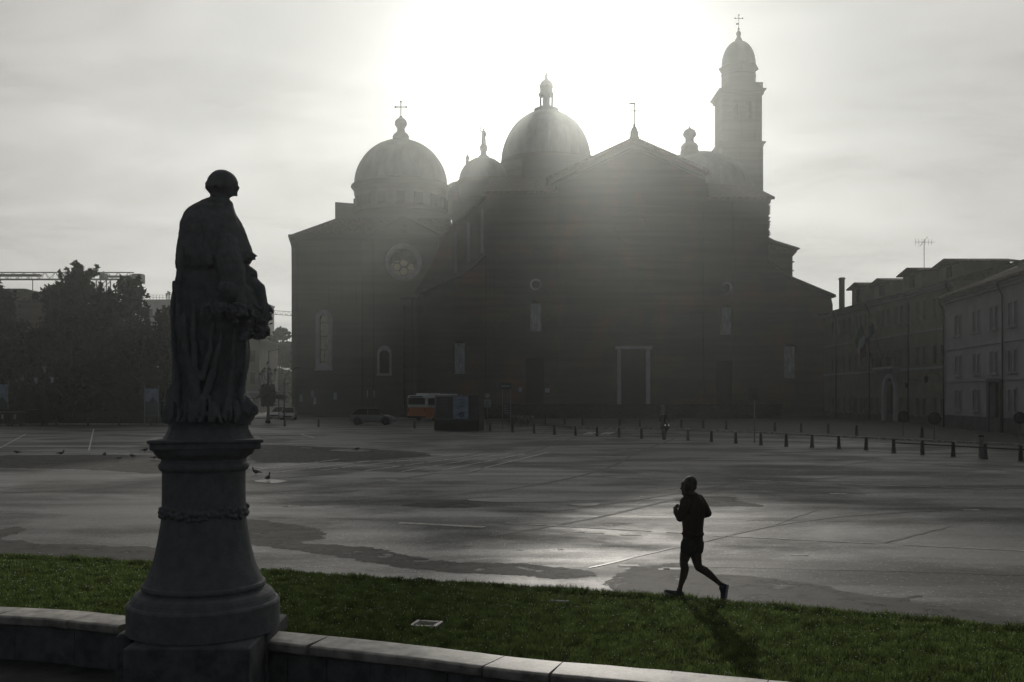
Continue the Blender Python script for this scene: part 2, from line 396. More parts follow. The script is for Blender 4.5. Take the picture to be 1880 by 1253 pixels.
# grass
def strip_between(a, b, za, zb, n=6):
    vs = []; fs = []; m = len(a)
    for j in range(n+1):
        t = j/n
        for i in range(m): vs.append((a[i][0]*(1-t)+b[i][0]*t, a[i][1]*(1-t)+b[i][1]*t, za*(1-t)+zb*t+.03*math.sin(PI*t)))
    for j in range(n):
        for i in range(m-1): k = j*m+i; fs.append((k, k+1, k+m+1, k+m))
    return vs, fs
M_soil = mat('turf_soil', (.018, .026, .010), .95, .5, 9, .8, 30)
def res(pl, n):
    d = [0]
    for a, b in zip(pl, pl[1:]): d.append(d[-1]+math.dist(a, b))
    return [tuple(np.interp(t, d, [p[k] for p in pl]) for k in (0, 1)) for t in np.linspace(0, d[-1], n)]
GEr = res(GE, 140); CBr = res(offset(CB, -.05), 140)
# pair the two curves by closest sideways position
CBm = []
for (x, y) in GEr:
    q = min(CBr, key=lambda p: abs((p[0]-x)*1.0+(p[1]-y)*-.35)); CBm.append(q)
vs, fs = strip_between(GEr, CBm, .02, .17)
g = MB(); g.add(vs, fs); turf = struct(g.build('lawn', M_soil, world=False))
if turf.data.polygons[0].normal.z < 0: turf.data.flip_normals()

COVERS = [(783, 1151, .20, .26), (1028, 1102, .14, .12)]
def turf_blades():
    GEn = np.array(GE); CBn = np.array(offset(CB, -.10))
    nb = 330000; xs = []; ys = []
    x = np.random.uniform(-12.5, 9.5, nb)
    y1 = np.interp(x, GEn[:, 0], GEn[:, 1]); y0 = np.interp(x, CBn[:, 0], CBn[:, 1])
    t = np.random.rand(nb); edge = np.random.rand(nb) < .12
    t = np.where(edge, 1-np.random.rand(nb)**2*.06+.006, t)
    y = y0+(y1-y0)*t+np.random.normal(0, .012, nb)
    vis = np.abs(x) < y*.56+.6; 
    for (px, py, hx, hy) in COVERS:
        cx_, cy_ = G(px, py, .13); vis &= ~((np.abs(x-cx_) < hx) & (y > cy_-hy) & (y < cy_+hy*.8))
    x, y, t = x[vis], y[vis], t[vis]; nb = len(x)
    z = .17*(1-t)+.02*t+.03*np.sin(PI*np.clip(t, 0, 1))
    # tufts
    tuft = np.array([mnoise.noise(Vector((a*2.3, b*2.3, 0))) for a, b in zip(x, y)])
    tuft2 = np.array([mnoise.noise(Vector((a*9, b*9, 4))) for a, b in zip(x, y)])
    h = (.062+.028*tuft+.02*tuft2)*np.random.uniform(.55, 1.35, nb); h = np.where(t > .94, h*np.random.uniform(.8, 1.6, nb), h)
    wd = np.random.uniform(.0035, .0065, nb)*(y/12); a = np.random.rand(nb)*2*PI; ln = np.random.uniform(.1, .9, nb)*h
    b = np.random.rand(nb)*2*PI
    dxv, dyv = np.cos(a)*wd, np.sin(a)*wd; lx, ly = np.cos(b)*ln, np.sin(b)*ln
    V = np.zeros((nb, 5, 3))
    V[:, 0] = np.stack([x-dxv, y-dyv, z-.01], 1); V[:, 1] = np.stack([x+dxv, y+dyv, z-.01], 1)
    V[:, 2] = np.stack([x+dxv*.8+lx*.35, y+dyv*.8+ly*.35, z+h*.62], 1); V[:, 3] = np.stack([x-dxv*.8+lx*.35, y-dyv*.8+ly*.35, z+h*.62], 1)
    V[:, 4] = np.stack([x+lx, y+ly, z+h], 1)
    # dew drops
    nd = 3800; ii = np.random.choice(nb, nd, replace=False); r = np.random.uniform(.003, .0075, nd)*(y[ii]/12)
    Cc = V[ii, 4]; O = np.array([(1, 0, 0), (0, 1, 0), (-1, 0, 0), (0, -1, 0), (0, 0, 1), (0, 0, -1)])
    D = (Cc[:, None, :]+O[None]*r[:, None, None]).reshape(-1, 3)
    Vall = np.vstack([V.reshape(-1, 3), D])
    base = np.arange(nb)[:, None]*5
    q = (base+np.array([0, 1, 2, 3])).ravel(); tt = (base+np.array([3, 2, 4])).ravel()
    db = nb*5+np.arange(nd)[:, None]*6
    df = (db+np.array([0, 1, 4, 1, 2, 4, 2, 3, 4, 3, 0, 4, 1, 0, 5, 2, 1, 5, 3, 2, 5, 0, 3, 5])).ravel()
    loops = np.concatenate([q, tt, df]).astype(np.int32)
    tot = np.concatenate([np.full(nb, 4), np.full(nb, 3), np.full(nd*8, 3)]).astype(np.int32)
    st = np.concatenate([[0], np.cumsum(tot)[:-1]]).astype(np.int32)
    me = bpy.data.meshes.new('grass'); me.vertices.add(len(Vall)); me.vertices.foreach_set('co', Vall.ravel())
    me.loops.add(len(loops)); me.loops.foreach_set('vertex_index', loops)
    me.polygons.add(len(tot)); me.polygons.foreach_set('loop_start', st)
    mi = np.concatenate([np.zeros(nb*2), np.ones(nd*8)]).astype(np.int32)
    me.materials.append(M_blade); me.materials.append(M_dew); me.polygons.foreach_set('material_index', mi)
    me.update(calc_edges=True); me.validate()
    o = bpy.data.objects.new('grass', me); COL.objects.link(o)
    return tag(o, 'strip of short dewy green grass between the stone wall and the plaza', 'grass', kind='stuff')
M_blade = leaf_mat('grass_blade', (.105, .150, .045), .5, .58)
_t = M_blade.node_tree; [setattr(nn.inputs['Scale'], 'default_value', 5.0) for nn in _t.nodes if nn.type == 'TEX_NOISE']
M_dew = leaf_mat('dew_drop', (.9, .92, .9), .05, .6)
turf_blades()
# slabs set in the grass
for (px, py, sx, sy, rot, lab) in ((783, 1151, .34, .30, -14, 'square metal cover framed in pale stone in the grass beside the coping'), (1028, 1102, .26, .10, -10, 'small low pale slab sunk in the grass near the plaza edge')):
    x, y = G(px, py, .13)
    t = thing('ground_cover', lab, 'ground cover', (x, y, .12 if px == 783 else .07), R(rot), 'slabs in the grass')
    m = MB(); o_ = [(-sx/2, -sy/2), (sx/2, -sy/2), (sx/2, sy/2), (-sx/2, sy/2)]; 
    for a, b in ((-sx/2, -sx/2+.05), (sx/2-.05, sx/2)): m.bbox(a, b, -sy/2, sy/2, -.1, .055, .006)
    for a, b in ((-sy/2, -sy/2+.05), (sy/2-.05, sy/2)): m.bbox(-sx/2+.052, sx/2-.052, a, b, -.1, .053, .006)
    m.build('frame', M_cop if px == 783 else M_wall, t, world=False)
    m = MB(); m.bbox(-sx/2+.055, sx/2-.055, -sy/2+.055, sy/2-.055, -.1, .044, .004)
    for k in range(5): m.box(-sx/2+.08, sx/2-.08, -sy/2+.08+k*(sy-.16)/5, -sy/2+.08+k*(sy-.16)/5+.01, .044, .049)
    m.build('lid', M_bank, t, world=False)
# ------------------------------------------------------------------ wall with coping stones
def wall_run(i0s, label):
    pass
CBd = [0]
for a, b in zip(CB, CB[1:]): CBd.append(CBd[-1]+math.dist(a, b))
def cb_at(s):
    x = np.interp(s, CBd, [p[0] for p in CB]); y = np.interp(s, CBd, [p[1] for p in CB])
    x2 = np.interp(s+.05, CBd, [p[0] for p in CB]); y2 = np.interp(s+.05, CBd, [p[1] for p in CB])
    t = Vector((x2-x, y2-y)).normalized(); return Vector((x, y)), t, Vector((t.y, -t.x))
def s_of_x(xx): return float(np.interp(xx, [p[0] for p in CB], CBd))
def wall_piece(x0, x1, lab, first):
    root = thing('stone_wall', lab, 'wall', (*cb_at(s_of_x((x0+x1)/2))[0], -.27))
    s0, s1 = s_of_x(x0), s_of_x(x1)
    # coping: blocks about 0.95 m long with worn rounded front edge
    s = s0; k = 0
    lens = first
    while s < s1-.05:
        ln = min(lens[k % len(lens)], s1-s); k += 1
        m = MB(); prof = [(0, .02), (0, .225), (.015, .247), (.05, .25), (.44, .25), (.475, .246), (.493, .232), (.497, .19), (.488, .155), (.46, .14), (.42, .12), (.02, .02)]
        n = max(2, int(ln/.15)); vs = []; fs = []
        gp = .004; tl = random.uniform(-.004, .004); sk = random.uniform(-.05, .05)
        for i in range(n+1):
            ss = s+gp+(ln-2*gp)*i/n; p, t, nr = cb_at(ss)
            for (u, zv) in prof:
                q = p+nr*u+t*(sk*u/.5 if i in (0, n) else 0)
                wob = .004*mnoise.noise(Vector((ss*5, u*8, zv*9)))
                vs.append((q.x, q.y, zv+tl*u+wob))
        npf = len(prof)
        for i in range(n):
            for j in range(npf):
                a = i*npf+j; b = i*npf+(j+1) % npf; fs.append((a, a+npf, b+npf, b))
        fs.append(tuple(range(npf))); fs.append(tuple(reversed(range(n*npf, (n+1)*npf))))
        m.add(vs, fs); m.build('coping_stone', M_cop, root, smooth=35.0); s += ln
    # face blocks with joints
    s = s0; m = MB()
    while s < s1-.02:
        ln = min(random.uniform(.42, .75) if x0 > -3.2 else random.uniform(.8, 1.1), s1-s)
        off = random.uniform(0, .012); n = max(1, int(ln/.25)); vs = []; fs = []
        for i in range(n+1):
            ss = s+.005+(ln-.01)*i/n; p, t, nr = cb_at(ss)
            for (u, zv) in ((.03, -.44), (.40+off, -.44), (.405+off, -.2), (.40+off, .118), (.03, .118)):
                q = p+nr*u; vs.append((q.x, q.y, zv))
        for i in range(n):
            for j in range(5):
                a = i*5+j; b = i*5+(j+1) % 5; fs.append((a, b, b+5, a+5))
        fs.append((4, 3, 2, 1, 0)); fs.append(tuple(range(n*5, n*5+5))); m.add(vs, fs); s += ln
    m.build('face_blocks', M_wall, root)
wall_piece(-30, -4.36, 'low stone wall with pale flat coping left of the pedestal', [1.5, 1.15, 1.7, 1.3])
wall_piece(-2.93, 24, 'low curved stone wall with worn coping blocks right of the pedestal', [.98, 1.05, 1.08, .62, 1.1, .9, 1.3])
# ------------------------------------------------------------------ pedestal and statue
DS = 11.0; K = DS/F; PX0 = X(375, DS)
ped = thing('pedestal', 'tall flared round stone pedestal with square cap carrying the statue', 'pedestal', (PX0, DS, -.27))
prof = [(141.5, 1152), (141.5, 1104), (139, 1100.5), (135, 1099), (133, 1096), (131, 1091), (127, 1086), (121, 1082.5), (113, 1081), (111, 1078), (114, 1076), (115.5, 1072), (114, 1068), (110, 1066),
        (108.5, 1063), (104, 1054), (99, 1043), (94, 1029), (89.5, 1012), (86, 995), (82.5, 975), (79.5, 958), (78.5, 950)]
m = MB(); m.lathe([(r*K*.956, Z(y, DS)) for r, y in prof], c=(PX0, DS, 0), seg=96); m.build('base_drum', M_stone, ped, smooth=16.0)
m = MB(); m.lathe([(r*K*.956, Z(y, DS)) for r, y in [(78.5, 951), (77.5, 925), (77, 900), (77, 870), (77.5, 864), (81, 862), (83.5, 858), (84, 854), (82, 850), (79, 848), (78.5, 842), (82, 838), (88, 835), (92, 831), (93.5, 827), (95, 822)]], c=(PX0, DS, 0), seg=96)
m.build('shaft', M_stone, ped, smooth=40.0)
m = MB()
Mc = Matrix.Translation((PX0+3*K, DS, 0)) @ Matrix.Rotation(R(17), 4, 'Z')
m.bbox(-94*K, 94*K, -78*K, 78*K, Z(822.5, DS), Z(810, DS), .012, M=Mc); m.bbox(-98*K, 98*K, -82*K, 82*K, Z(811, DS), Z(805, DS), .008, M=Mc)
m.build('cap', M_stone, ped)
m = MB()          # garland of leaves round the shaft
for k in range(64):
    a = 2*PI*k/64+random.uniform(-.03, .03); r = 74.5*K; sw = .014*math.sin(5*a)
    for j in range(3):
        rr = random.uniform(.018, .032); m.ball((PX0+r*math.cos(a+j*.03), DS+r*math.sin(a+j*.03), Z(938, DS)+sw+random.uniform(-.05, .05)), (rr*1.3, rr*1.3, rr), u=8, w_=6)
m.lathe([(73*K, Z(946, DS)), (76*K, Z(940, DS)), (76*K, Z(934, DS)), (73*K, Z(928, DS))], c=(PX0, DS, 0), seg=64)
sculpt(m, 'garland', M_stone, ped, .008, 1)
m = MB(); m.bbox(X(225, 10.12), X(457, 10.12), 10.12, DS+.6, -.35, Z(1152.5, DS)-.004, .02)
m.bbox(X(460, DS)-.2, X(500, DS), DS-.22, DS+.75, -.35, Z(1152.5, DS)-.008, .02); m.bbox(X(232, DS), X(260, DS), DS-.3, DS+.75, -.35, Z(1152.5, DS)-.008, .02)
m.build('plinth_block', M_wall, ped)

SX = lambda c: ((200+c/2.3194)-940)*K
SZ = lambda c: CAMZ+(HOR-(280+c/2.3194))*K
sta = thing('statue', 'weathered stone statue of a robed bald figure holding a bunch of drapery', 'statue', (PX0, DS, Z(805, DS)))
m = MB(); v_top = SZ(1150)
pl = [(170, 1228), (172, 1212), (160, 1200), (152, 1180), (146, 1172), (148, 1160), (146, 1140)]
cxp = 424
m.lathe([(r*K/2.3194*1.19 if False else r*K/2.3194, SZ(y)) for r, y in [(196, 1232), (194, 1216), (184, 1205), (178, 1190), (172, 1178), (170, 1172), (172, 1160), (170, 1138)]], c=(SX(cxp), DS, 0), seg=8, ry=.9)
m.build('plinth', M_stat, sta, smooth=30.0)
u = K/2.3194
st = MB()
ring = [  # y, xl, xr, depth factor
 (1156, 250, 602, .80), (1120, 246, 625, .80), (1090, 247, 628, .78), (1060, 250, 600, .74), (1030, 258, 582, .72), (1000, 268, 582, .70), (960, 286, 588, .68), (900, 284, 598, .66), (850, 283, 602, .66),
 (800, 281, 596, .66), (750, 279, 580, .66), (700, 278, 566, .66), (650, 275, 556, .66), (600, 273, 552, .66), (560, 276, 552, .66), (520, 285, 560, .64), (480, 294, 572, .62), (440, 300, 575, .60),
 (400, 303, 572, .60), (350, 305, 564, .60), (300, 309, 549, .58), (275, 318, 540, .58), (255, 328, 534, .56), (238, 342, 529, .54), (225, 358, 524, .52), (212, 378, 518, .5), (200, 402, 514, .5), (190, 420, 510, .5)]
NS = 160
def fold(a, y):
    lo = min(1, max(0, (y-470)/300)); s = 0
    rd = lambda t: (1-abs(math.sin(t)))**1.6-.35          # sharp-crested pleat
    w1 = 1.2*math.sin(.006*y+a); w2 = .8*math.sin(.011*y-2*a)
    s += lo*.075*rd(3.5*a+.0035*y+w1)+lo*.045*rd(7.5*a-.005*y+w2+1)+.018*rd(12*a+.008*y+w1)
    s += (1-lo)*(.030*rd(4*a+.006*y+w2)+.012*math.sin(9*a-.02*y))
    return s
vs = []; fs = []
ring_d = []
ys = [r[0] for r in ring]
for y in list(np.arange(1156, 190, -8)):
    xl, xr, df = [np.interp(-y, [-q for q in ys], [r[k] for r in ring]) for k in (1, 2, 3)]; ring_d.append((y, xl, xr, df))
for (y, xl, xr, df) in ring_d:
    cx, hw = (xl+xr)/2, (xr-xl)/2*.962
    for k in range(NS):
        a = 2*PI*k/NS; ca, sa = math.cos(a), math.sin(a); p = 2.4
        r = (abs(ca)**p+abs(sa)**p)**(-1/p); s_ = 1+fold(a, y)*(.35+.65*abs(sa))
        vs.append((SX(cx+hw*r*ca*s_), DS+hw*u*df*max(.75, 1)*r*sa*s_*1.0, SZ(y)))
nr = len(ring_d)
for i in range(nr-1):
    for k in range(NS):
        a = i*NS+k; b = i*NS+(k+1) % NS; fs.append((a, b, b+NS, a+NS))
fs.append(tuple(reversed(range(NS)))); fs.append(tuple(range((nr-1)*NS, nr*NS)))
st.add(vs, fs)
S = lambda cx, cy, dy=0: Vector((SX(cx), DS+dy, SZ(cy)))
# cape shell from the shoulders with an uneven hem, front corner thrown out to the right
cape = [(200, 398, 518, .56), (215, 376, 528, .58), (235, 347, 533, .62), (262, 326, 541, .64), (300, 305, 558, .66), (350, 300, 575, .68), (400, 297, 592, .70), (440, 295, 604, .70), (480, 294, 600, .66), (500, 296, 560, .56)]
vs = []; fs = []; CN = 96
for i, (y, xl, xr, df) in enumerate(cape):
    cx, hw = (xl+xr)/2, (xr-xl)/2
    for k in range(CN):
        a = 2*PI*k/CN; ca, sa = math.cos(a), math.sin(a); r = (abs(ca)**2.4+abs(sa)**2.4)**(-1/2.4)
        w_ = (i/len(cape))**2; s_ = 1.0+.035*w_+w_*(.035*math.sin(8*a+1)+.022*math.sin(15*a))+.02*math.sin(5*a+.02*y)
        hem = w_*(10*math.sin(3*a+.5)+16*max(0, -sa)*1-24*max(0, ca))
        vs.append((SX(cx+hw*r*ca*s_), DS+hw*u*df*r*sa*s_, SZ(y+hem)))
nr = len(cape)
for i in range(nr-1):
    for k in range(CN):
        a = i*CN+k; b = i*CN+(k+1) % CN; fs.append((a, a+CN, b+CN, b))
fs.append(tuple(range(CN))); fs.append(tuple(reversed(range((nr-1)*CN, nr*CN))))
st.add(vs, [tuple(reversed(f)) for f in fs])
st.chain([(S(575, 380, -.04), .03), (S(598, 428, -.06), .035), (S(622, 444, -.07), .026), (S(638, 445, -.07), .010)])
st.chain([(S(560, 430, -.08), .05), (S(600, 452, -.08), .035), (S(628, 458, -.08), .016)])
st.chain([(S(590, 462, -.06), .03), (S(612, 466, -.07), .018)])
# collar
st.lathe([(62*u, 0), (66*u, .02), (60*u, .045), (50*u, .06)], c=(SX(462), DS, SZ(222)), seg=32, ry=.8)
st.chain([(S(500, 205), .04), (S(520, 222), .03), (S(528, 246), .02)])
# neck, head seen from behind, turned to the right
st.caps(S(470, 225), S(476, 170), 42*u, 42*u)
st.ball(S(484, 132), (64*u, 72*u, 57*u), u=24, w_=16)
st.ball(S(462, 148), (45*u, 50*u, 40*u), u=20, w_=14)
st.ball(S(500, 150), (42*u, 44*u, 42*u), u=20, w_=14)
for k in range(26):                     # fringe of hair around the back of the head
    a = PI*.55+PI*1.0*k/25; st.ball((SX(482)+60*u*math.cos(a), DS+66*u*math.sin(a), SZ(146+6*math.sin(k*2.1))), (9*u, 9*u, 14*u), u=8, w_=6)
st.caps(S(522, 112), S(540, 128), 16*u, 9*u); st.caps(S(536, 136), S(551, 152), 10*u, 7*u)     # brow and nose
st.caps(S(546, 152), S(551, 160), 5*u, 6*u)
st.caps(S(530, 164), S(546, 172), 12*u, 6*u); st.caps(S(528, 176), S(542, 183), 14*u, 8*u)    # mouth and chin
st.caps(S(520, 182), S(538, 180), 13*u, 9*u)
st.ball(S(488, 148, -68*u), (10*u, 8*u, 17*u)); # ear
# upper sleeve and forearm
st.chain([(S(520, 400, -.16), .13), (S(530, 470, -.2), .15), (S(545, 520, -.22), .15), (S(556, 572, -.22), .13)])
for k in range(6): st.chain([(S(502+k*16, 500, -.3+.012*k), .022), (S(520+k*14, 545, -.33+.014*k), .02), (S(540+k*11, 596, -.3+.02*k), .03)])
st.chain([(S(545, 590, -.24), .13), (S(582, 606, -.2), .11), (S(606, 604, -.14), .06)])
st.chain([(S(585, 600, -.25), .07), (S(592, 640, -.27), .055), (S(594, 668, -.28), .05)])
for c_ in ((590, 600, -.05, .11), (600, 650, -.08, .13), (602, 710, -.08, .13), (592, 760, -.06, .11)): st.ball(S(*c_[:3]), (c_[3]*.8, c_[3]*1.3, c_[3]), u=16, w_=10)
# hand gripping
for k in range(4): st.chain([(S(572+k*14, 668, -.30), .018), (S(568+k*14, 690, -.33), .015), (S(570+k*13, 708, -.31), .012)])
# right-hand drapery column and front contour
st.chain([(S(560, 500, 0), .10), (S(600, 520, 0), .085), (S(618, 525, 0), .035)]); st.chain([(S(606, 495, 0), .028), (S(622, 512, -.02), .03), (S(626, 535, 0), .02)])
st.chain([(S(590, 560), .12), (S(630, 585), .09), (S(645, 640), .08), (S(650, 700), .10), (S(640, 760), .08)])
for a_ in ([(632, 560, .04), (655, 575, .025), (662, 600, .02)], [(650, 590, .03), (660, 622, .025), (668, 645, .022)], [(662, 640, .03), (684, 660, .022), (698, 684, .012)],
          [(655, 680, .05), (684, 695, .025), (692, 712, .016)], [(650, 735, .06), (676, 752, .035), (682, 776, .025)], [(640, 775, .045), (662, 784, .03), (648, 788, .03)]):
    st.chain([(S(a, b), r) for a, b, r in a_])
for k in range(130):        # crumpled leaves, tassels and cloth held in front
    t = random.random(); path = [(455, 690, -.34), (500, 668, -.36), (545, 690, -.36), (600, 700, -.33), (650, 680, -.16), (668, 720, -.05), (655, 765, -.1), (610, 780, -.28)]
    f_ = t*(len(path)-1); i = int(f_); q = f_-i; a = Vector(path[i]).lerp(Vector(path[i+1]), q)
    c = S(a[0]+random.gauss(0, 13), a[1]+random.gauss(0, 15), a[2]+random.gauss(0, .03)); d = Vector((random.gauss(0, 1), random.gauss(0, .6), random.gauss(0, 1))).normalized()*random.uniform(.02, .055)
    st.caps(c-d, c+d, random.uniform(.008, .022), random.uniform(.006, .016), u=8)
for k in range(16):
    c = S(random.uniform(580, 615), random.uniform(770, 815), random.uniform(-.3, -.2)); st.ball(c, random.uniform(.015, .03), u=8, w_=6)
# long folds of the robe
for (pts) in ([(330, 620, -.36), (345, 780, -.37), (390, 930, -.36), (430, 1080, -.42)], [(400, 640, -.38), (400, 800, -.39), (415, 960, -.38), (405, 1100, -.44)], [(520, 740, -.36), (500, 860, -.37), (465, 1000, -.40), (430, 1110, -.46)],
              [(560, 760, -.3), (555, 900, -.3), (545, 1040, -.36), (530, 1120, -.4)], [(300, 560, -.22), (300, 760, -.24), (320, 960, -.3), (330, 1110, -.36)], [(480, 730, -.37), (468, 850, -.38), (440, 960, -.40)],
              [(590, 820, -.12), (590, 950, -.14), (575, 1040, -.2), (600, 1100, -.2)], [(360, 700, -.38), (372, 850, -.38), (402, 1010, -.40)], [(350, 420, -.36), (345, 520, -.36), (330, 600, -.36)], [(440, 330, -.37), (452, 420, -.38), (470, 490, -.4)]):
    st.chain([(S(a, b, c*.86),   .020+.009*i) for i, (a, b, c) in enumerate(pts)])
# hem spreading over the plinth and the foot at right
for k in range(15):
    a = 280+k*22+random.uniform(-9, 9); f_ = math.sin(max(0, (a-250))/350*PI)*.10; r0 = random.uniform(.010, .022)
    st.chain([(S(a-4, random.uniform(1030, 1085), -.30-f_), r0), (S(a+random.uniform(-6, 6), 1118, -.34-f_), r0*1.3), (S(a+random.uniform(-14, 14), 1143+random.uniform(-5, 6), -.34-f_), r0*random.uniform(.8, 1.5))])
st.chain([(S(575, 1050, -.1), .07), (S(605, 1078, -.12), .075), (S(632, 1088, -.12), .035), (S(641, 1098, -.12), .018)])
st.chain([(S(590, 1105, -.1), .06), (S(622, 1106, -.12), .04), (S(637, 1112, -.1), .02)])
st.chain([(S(292, 985, 0), .045), (S(266, 1010, 0), .028), (S(246, 1027, 0), .009)]); st.chain([(S(290, 1040, 0), .06), (S(272, 1090, 0), .06), (S(262, 1130, 0), .045)])
st.chain([(S(285, 1100, .05), .03), (S(250, 1103, .05), .016), (S(228, 1104, .05), .008)])
fig = sculpt(st, 'figure', M_stat, sta, .0095, 2)
# chiselled roughness in the surface itself
me = fig.data; nv = len(me.vertices); co = np.zeros(nv*3); me.vertices.foreach_get('co', co); co = co.reshape(-1, 3); nn = np.zeros(nv*3); me.vertices.foreach_get('normal', nn); nn = nn.reshape(-1, 3)
dsp = np.array([.014*mnoise.noise(Vector(c)*5)+.006*mnoise.noise(Vector(c)*16)+.003*mnoise.noise(Vector(c)*40) for c in co]); me.vertices.foreach_set('co', (co+nn*dsp[:, None]).ravel()); me.update()

# ------------------------------------------------------------------ jogger
JD = 14.2; JK = JD/F
jx, jy = X(1272, JD), JD
J = lambda cx, cy, dy=0: Vector((((1160+cx/4.177)-940)*JK, JD+dy, CAMZ+(HOR-(840+cy/4.177))*JK))
ju = JK/4.177
M_skin = mat('skin', (.06, .038, .028), .6, .1, 8)
M_jack = mat('maroon_jacket', (.022, .0035, .0035), .85, .25, 14, .3, 40)
M_shor = mat('black_shorts', (.008, .008, .009), .9, .2, 14, .3, 40)
M_shoe = mat('running_shoe', (.02, .03, .055), .7, .3, 20)
M_sole = mat('shoe_sole', (.35, .36, .38), .7, .1, 8)
M_hair = mat('hair', (.022, .017, .013), .7, .5, 60, .5, 90)
jog = thing('person', 'runner in dark red jacket, black shorts and trainers striding along the grass edge', 'person', (jx, jy, 0))
b = MB()
# torso, seen three-quarters from behind; his right side is the far/right side
Fd = Vector((-.8, .6, 0)); Rd = Vector((.6, .8, 0))
hipL, hipR = J(432, 660, -.07), J(497, 668, .07)
b.chain([(J(465, 655), .135), (J(466, 560), .13), (J(468, 450), .15), (J(468, 360), .155), (J(455, 310), .11)])
b.caps(J(405, 335, -.12), J(520, 330, .12), .075, .075)
b.chain([(J(448, 310), .07), (J(446, 275), .058), (J(444, 250), .06)])
# head
b.ball(J(446, 205), (52*ju, 60*ju, 56*ju), u=20, w_=14); b.ball(J(432, 235), (42*ju, 44*ju, 48*ju), u=18, w_=12)
b.caps(J(396, 200, .02), J(392, 222, .03), 16*ju, 12*ju); b.caps(J(384, 232, .03), J(378, 241, .03), 6*ju, 7*ju)
b.caps(J(392, 252, .03), J(390, 262, .03), 10*ju, 8*ju); b.caps(J(398, 280, .02), J(404, 284, .02), 14*ju, 16*ju)
b.ball(J(448, 226, -56*ju), (8*ju, 5*ju, 15*ju)); b.ball(J(470, 226, 52*ju), (8*ju, 5*ju, 15*ju))
# left arm (near side): shoulder, elbow, wrist
eL = J(352, 452, -.20); wL = J(326, 405, -.10)
b.chain([(J(405, 335, -.14), .062), (J(372, 400, -.19), .052), (eL, .042), (wL, .032)])
# right arm swings back
eR = J(585, 430, .02); wR = J(520, 470, .16)
b.chain([(J(525, 330, .14), .062), (J(560, 380, .1), .052), (eR, .043), (wR, .032)])
def fist(p, fwd, down, s=1):
    fwd = fwd.normalized(); side = fwd.cross(down).normalized(); b.caps(p, p+fwd*.05*s, .028*s, .034*s)
    for k in range(4):
        o_ = side*(k-1.5)*.019*s; a = p+fwd*.075*s+o_
        L_ = (.9, 1.05, 1.0, .8)[k]
        b.chain([(a, .0095*s), (a+(fwd*.6+down*.5)*.034*s*L_, .009*s), (a+(fwd*.3+down*1.3)*.034*s*L_, .0085*s), (a+(-fwd*.35+down*1.35)*.034*s*L_, .008*s)])
    t0 = p+fwd*.02*s+side*-.032*s
    b.chain([(t0, .012*s), (t0+(fwd*.6+down*.6-side*.25)*.035*s, .0105*s), (t0+(fwd*1.0+down*1.2+side*.3)*.038*s, .009*s)])
fist(wL, J(330, 384, -.06)-wL, Vector((.9, .2, .1)).normalized())
fist(wR, Vector((-.8, .4, .1)), Vector((0, .1, -1)))
# left leg in front, landing on its heel
kL = J(392, 800, -.05); aL = J(362, 1006, -.06)
b.chain([(hipL, .10), (J(408, 735, -.06), .083), (kL, .058), (J(401, 850, -.06), .060), (J(392, 900, -.06), .054), (J(372, 965, -.06), .036), (aL, .033)])
b.caps(J(385, 800, -.08), J(383, 818, -.08), .042, .04)
b.chain([(aL, .04), (J(352, 1045, -.06), .042), (J(300, 1035, -.06), .036), (J(258, 1026, -.06), .026)])
# right leg pushing off behind
kR = J(518, 850, .06); aR = J(694, 985, .08)
b.chain([(hipR, .105), (J(495, 740, .06), .088), (J(505, 800, .06), .068), (kR, .056), (J(568, 876, .06), .060), (J(610, 910, .07), .053), (J(662, 958, .08), .036), (aR, .033)])
b.chain([(aR, .038), (J(722, 1000, .08), .04), (J(724, 1050, .08), .036), (J(716, 1090, .08), .028)])
sculpt(b, 'body', M_skin, jog, .0065, 2)
c = MB()
c.chain([(J(468, 596), .145), (J(468, 540), .148), (J(468, 450), .165), (J(468, 370), .17), (J(456, 322), .125), (J(450, 292), .075)])
c.caps(J(402, 337, -.13), J(522, 332, .13), .086, .086)
c.chain([(J(405, 335, -.14), .080), (J(372, 400, -.19), .068), (eL, .056), (wL+(eL-wL)*.18, .043)])
c.chain([(J(525, 330, .14), .080), (J(560, 380, .1), .070), (eR, .057), (wR+(eR-wR)*.15, .044)])
c.lathe([(.135, 0), (.158, .02), (.155, .05)], c=J(468, 604), seg=24, ry=1.0)
for k in range(14): a = J(420+random.uniform(-10, 80), 560-k*14, -.145); c.caps(a, a+Vector((random.uniform(-.05, .05), .01, random.uniform(-.04, .04))), .012, .010, u=8)
sculpt(c, 'jacket', M_jack, jog, .0075, 2)
c = MB()
c.chain([(J(468, 604), .143), (J(466, 650), .148)]); c.chain([(hipL, .118), (J(424, 700, -.07), .110)]); c.chain([(hipR, .12), (J(500, 705, .07), .110)])
sculpt(c, 'shorts', M_shor, jog, .0075, 2)
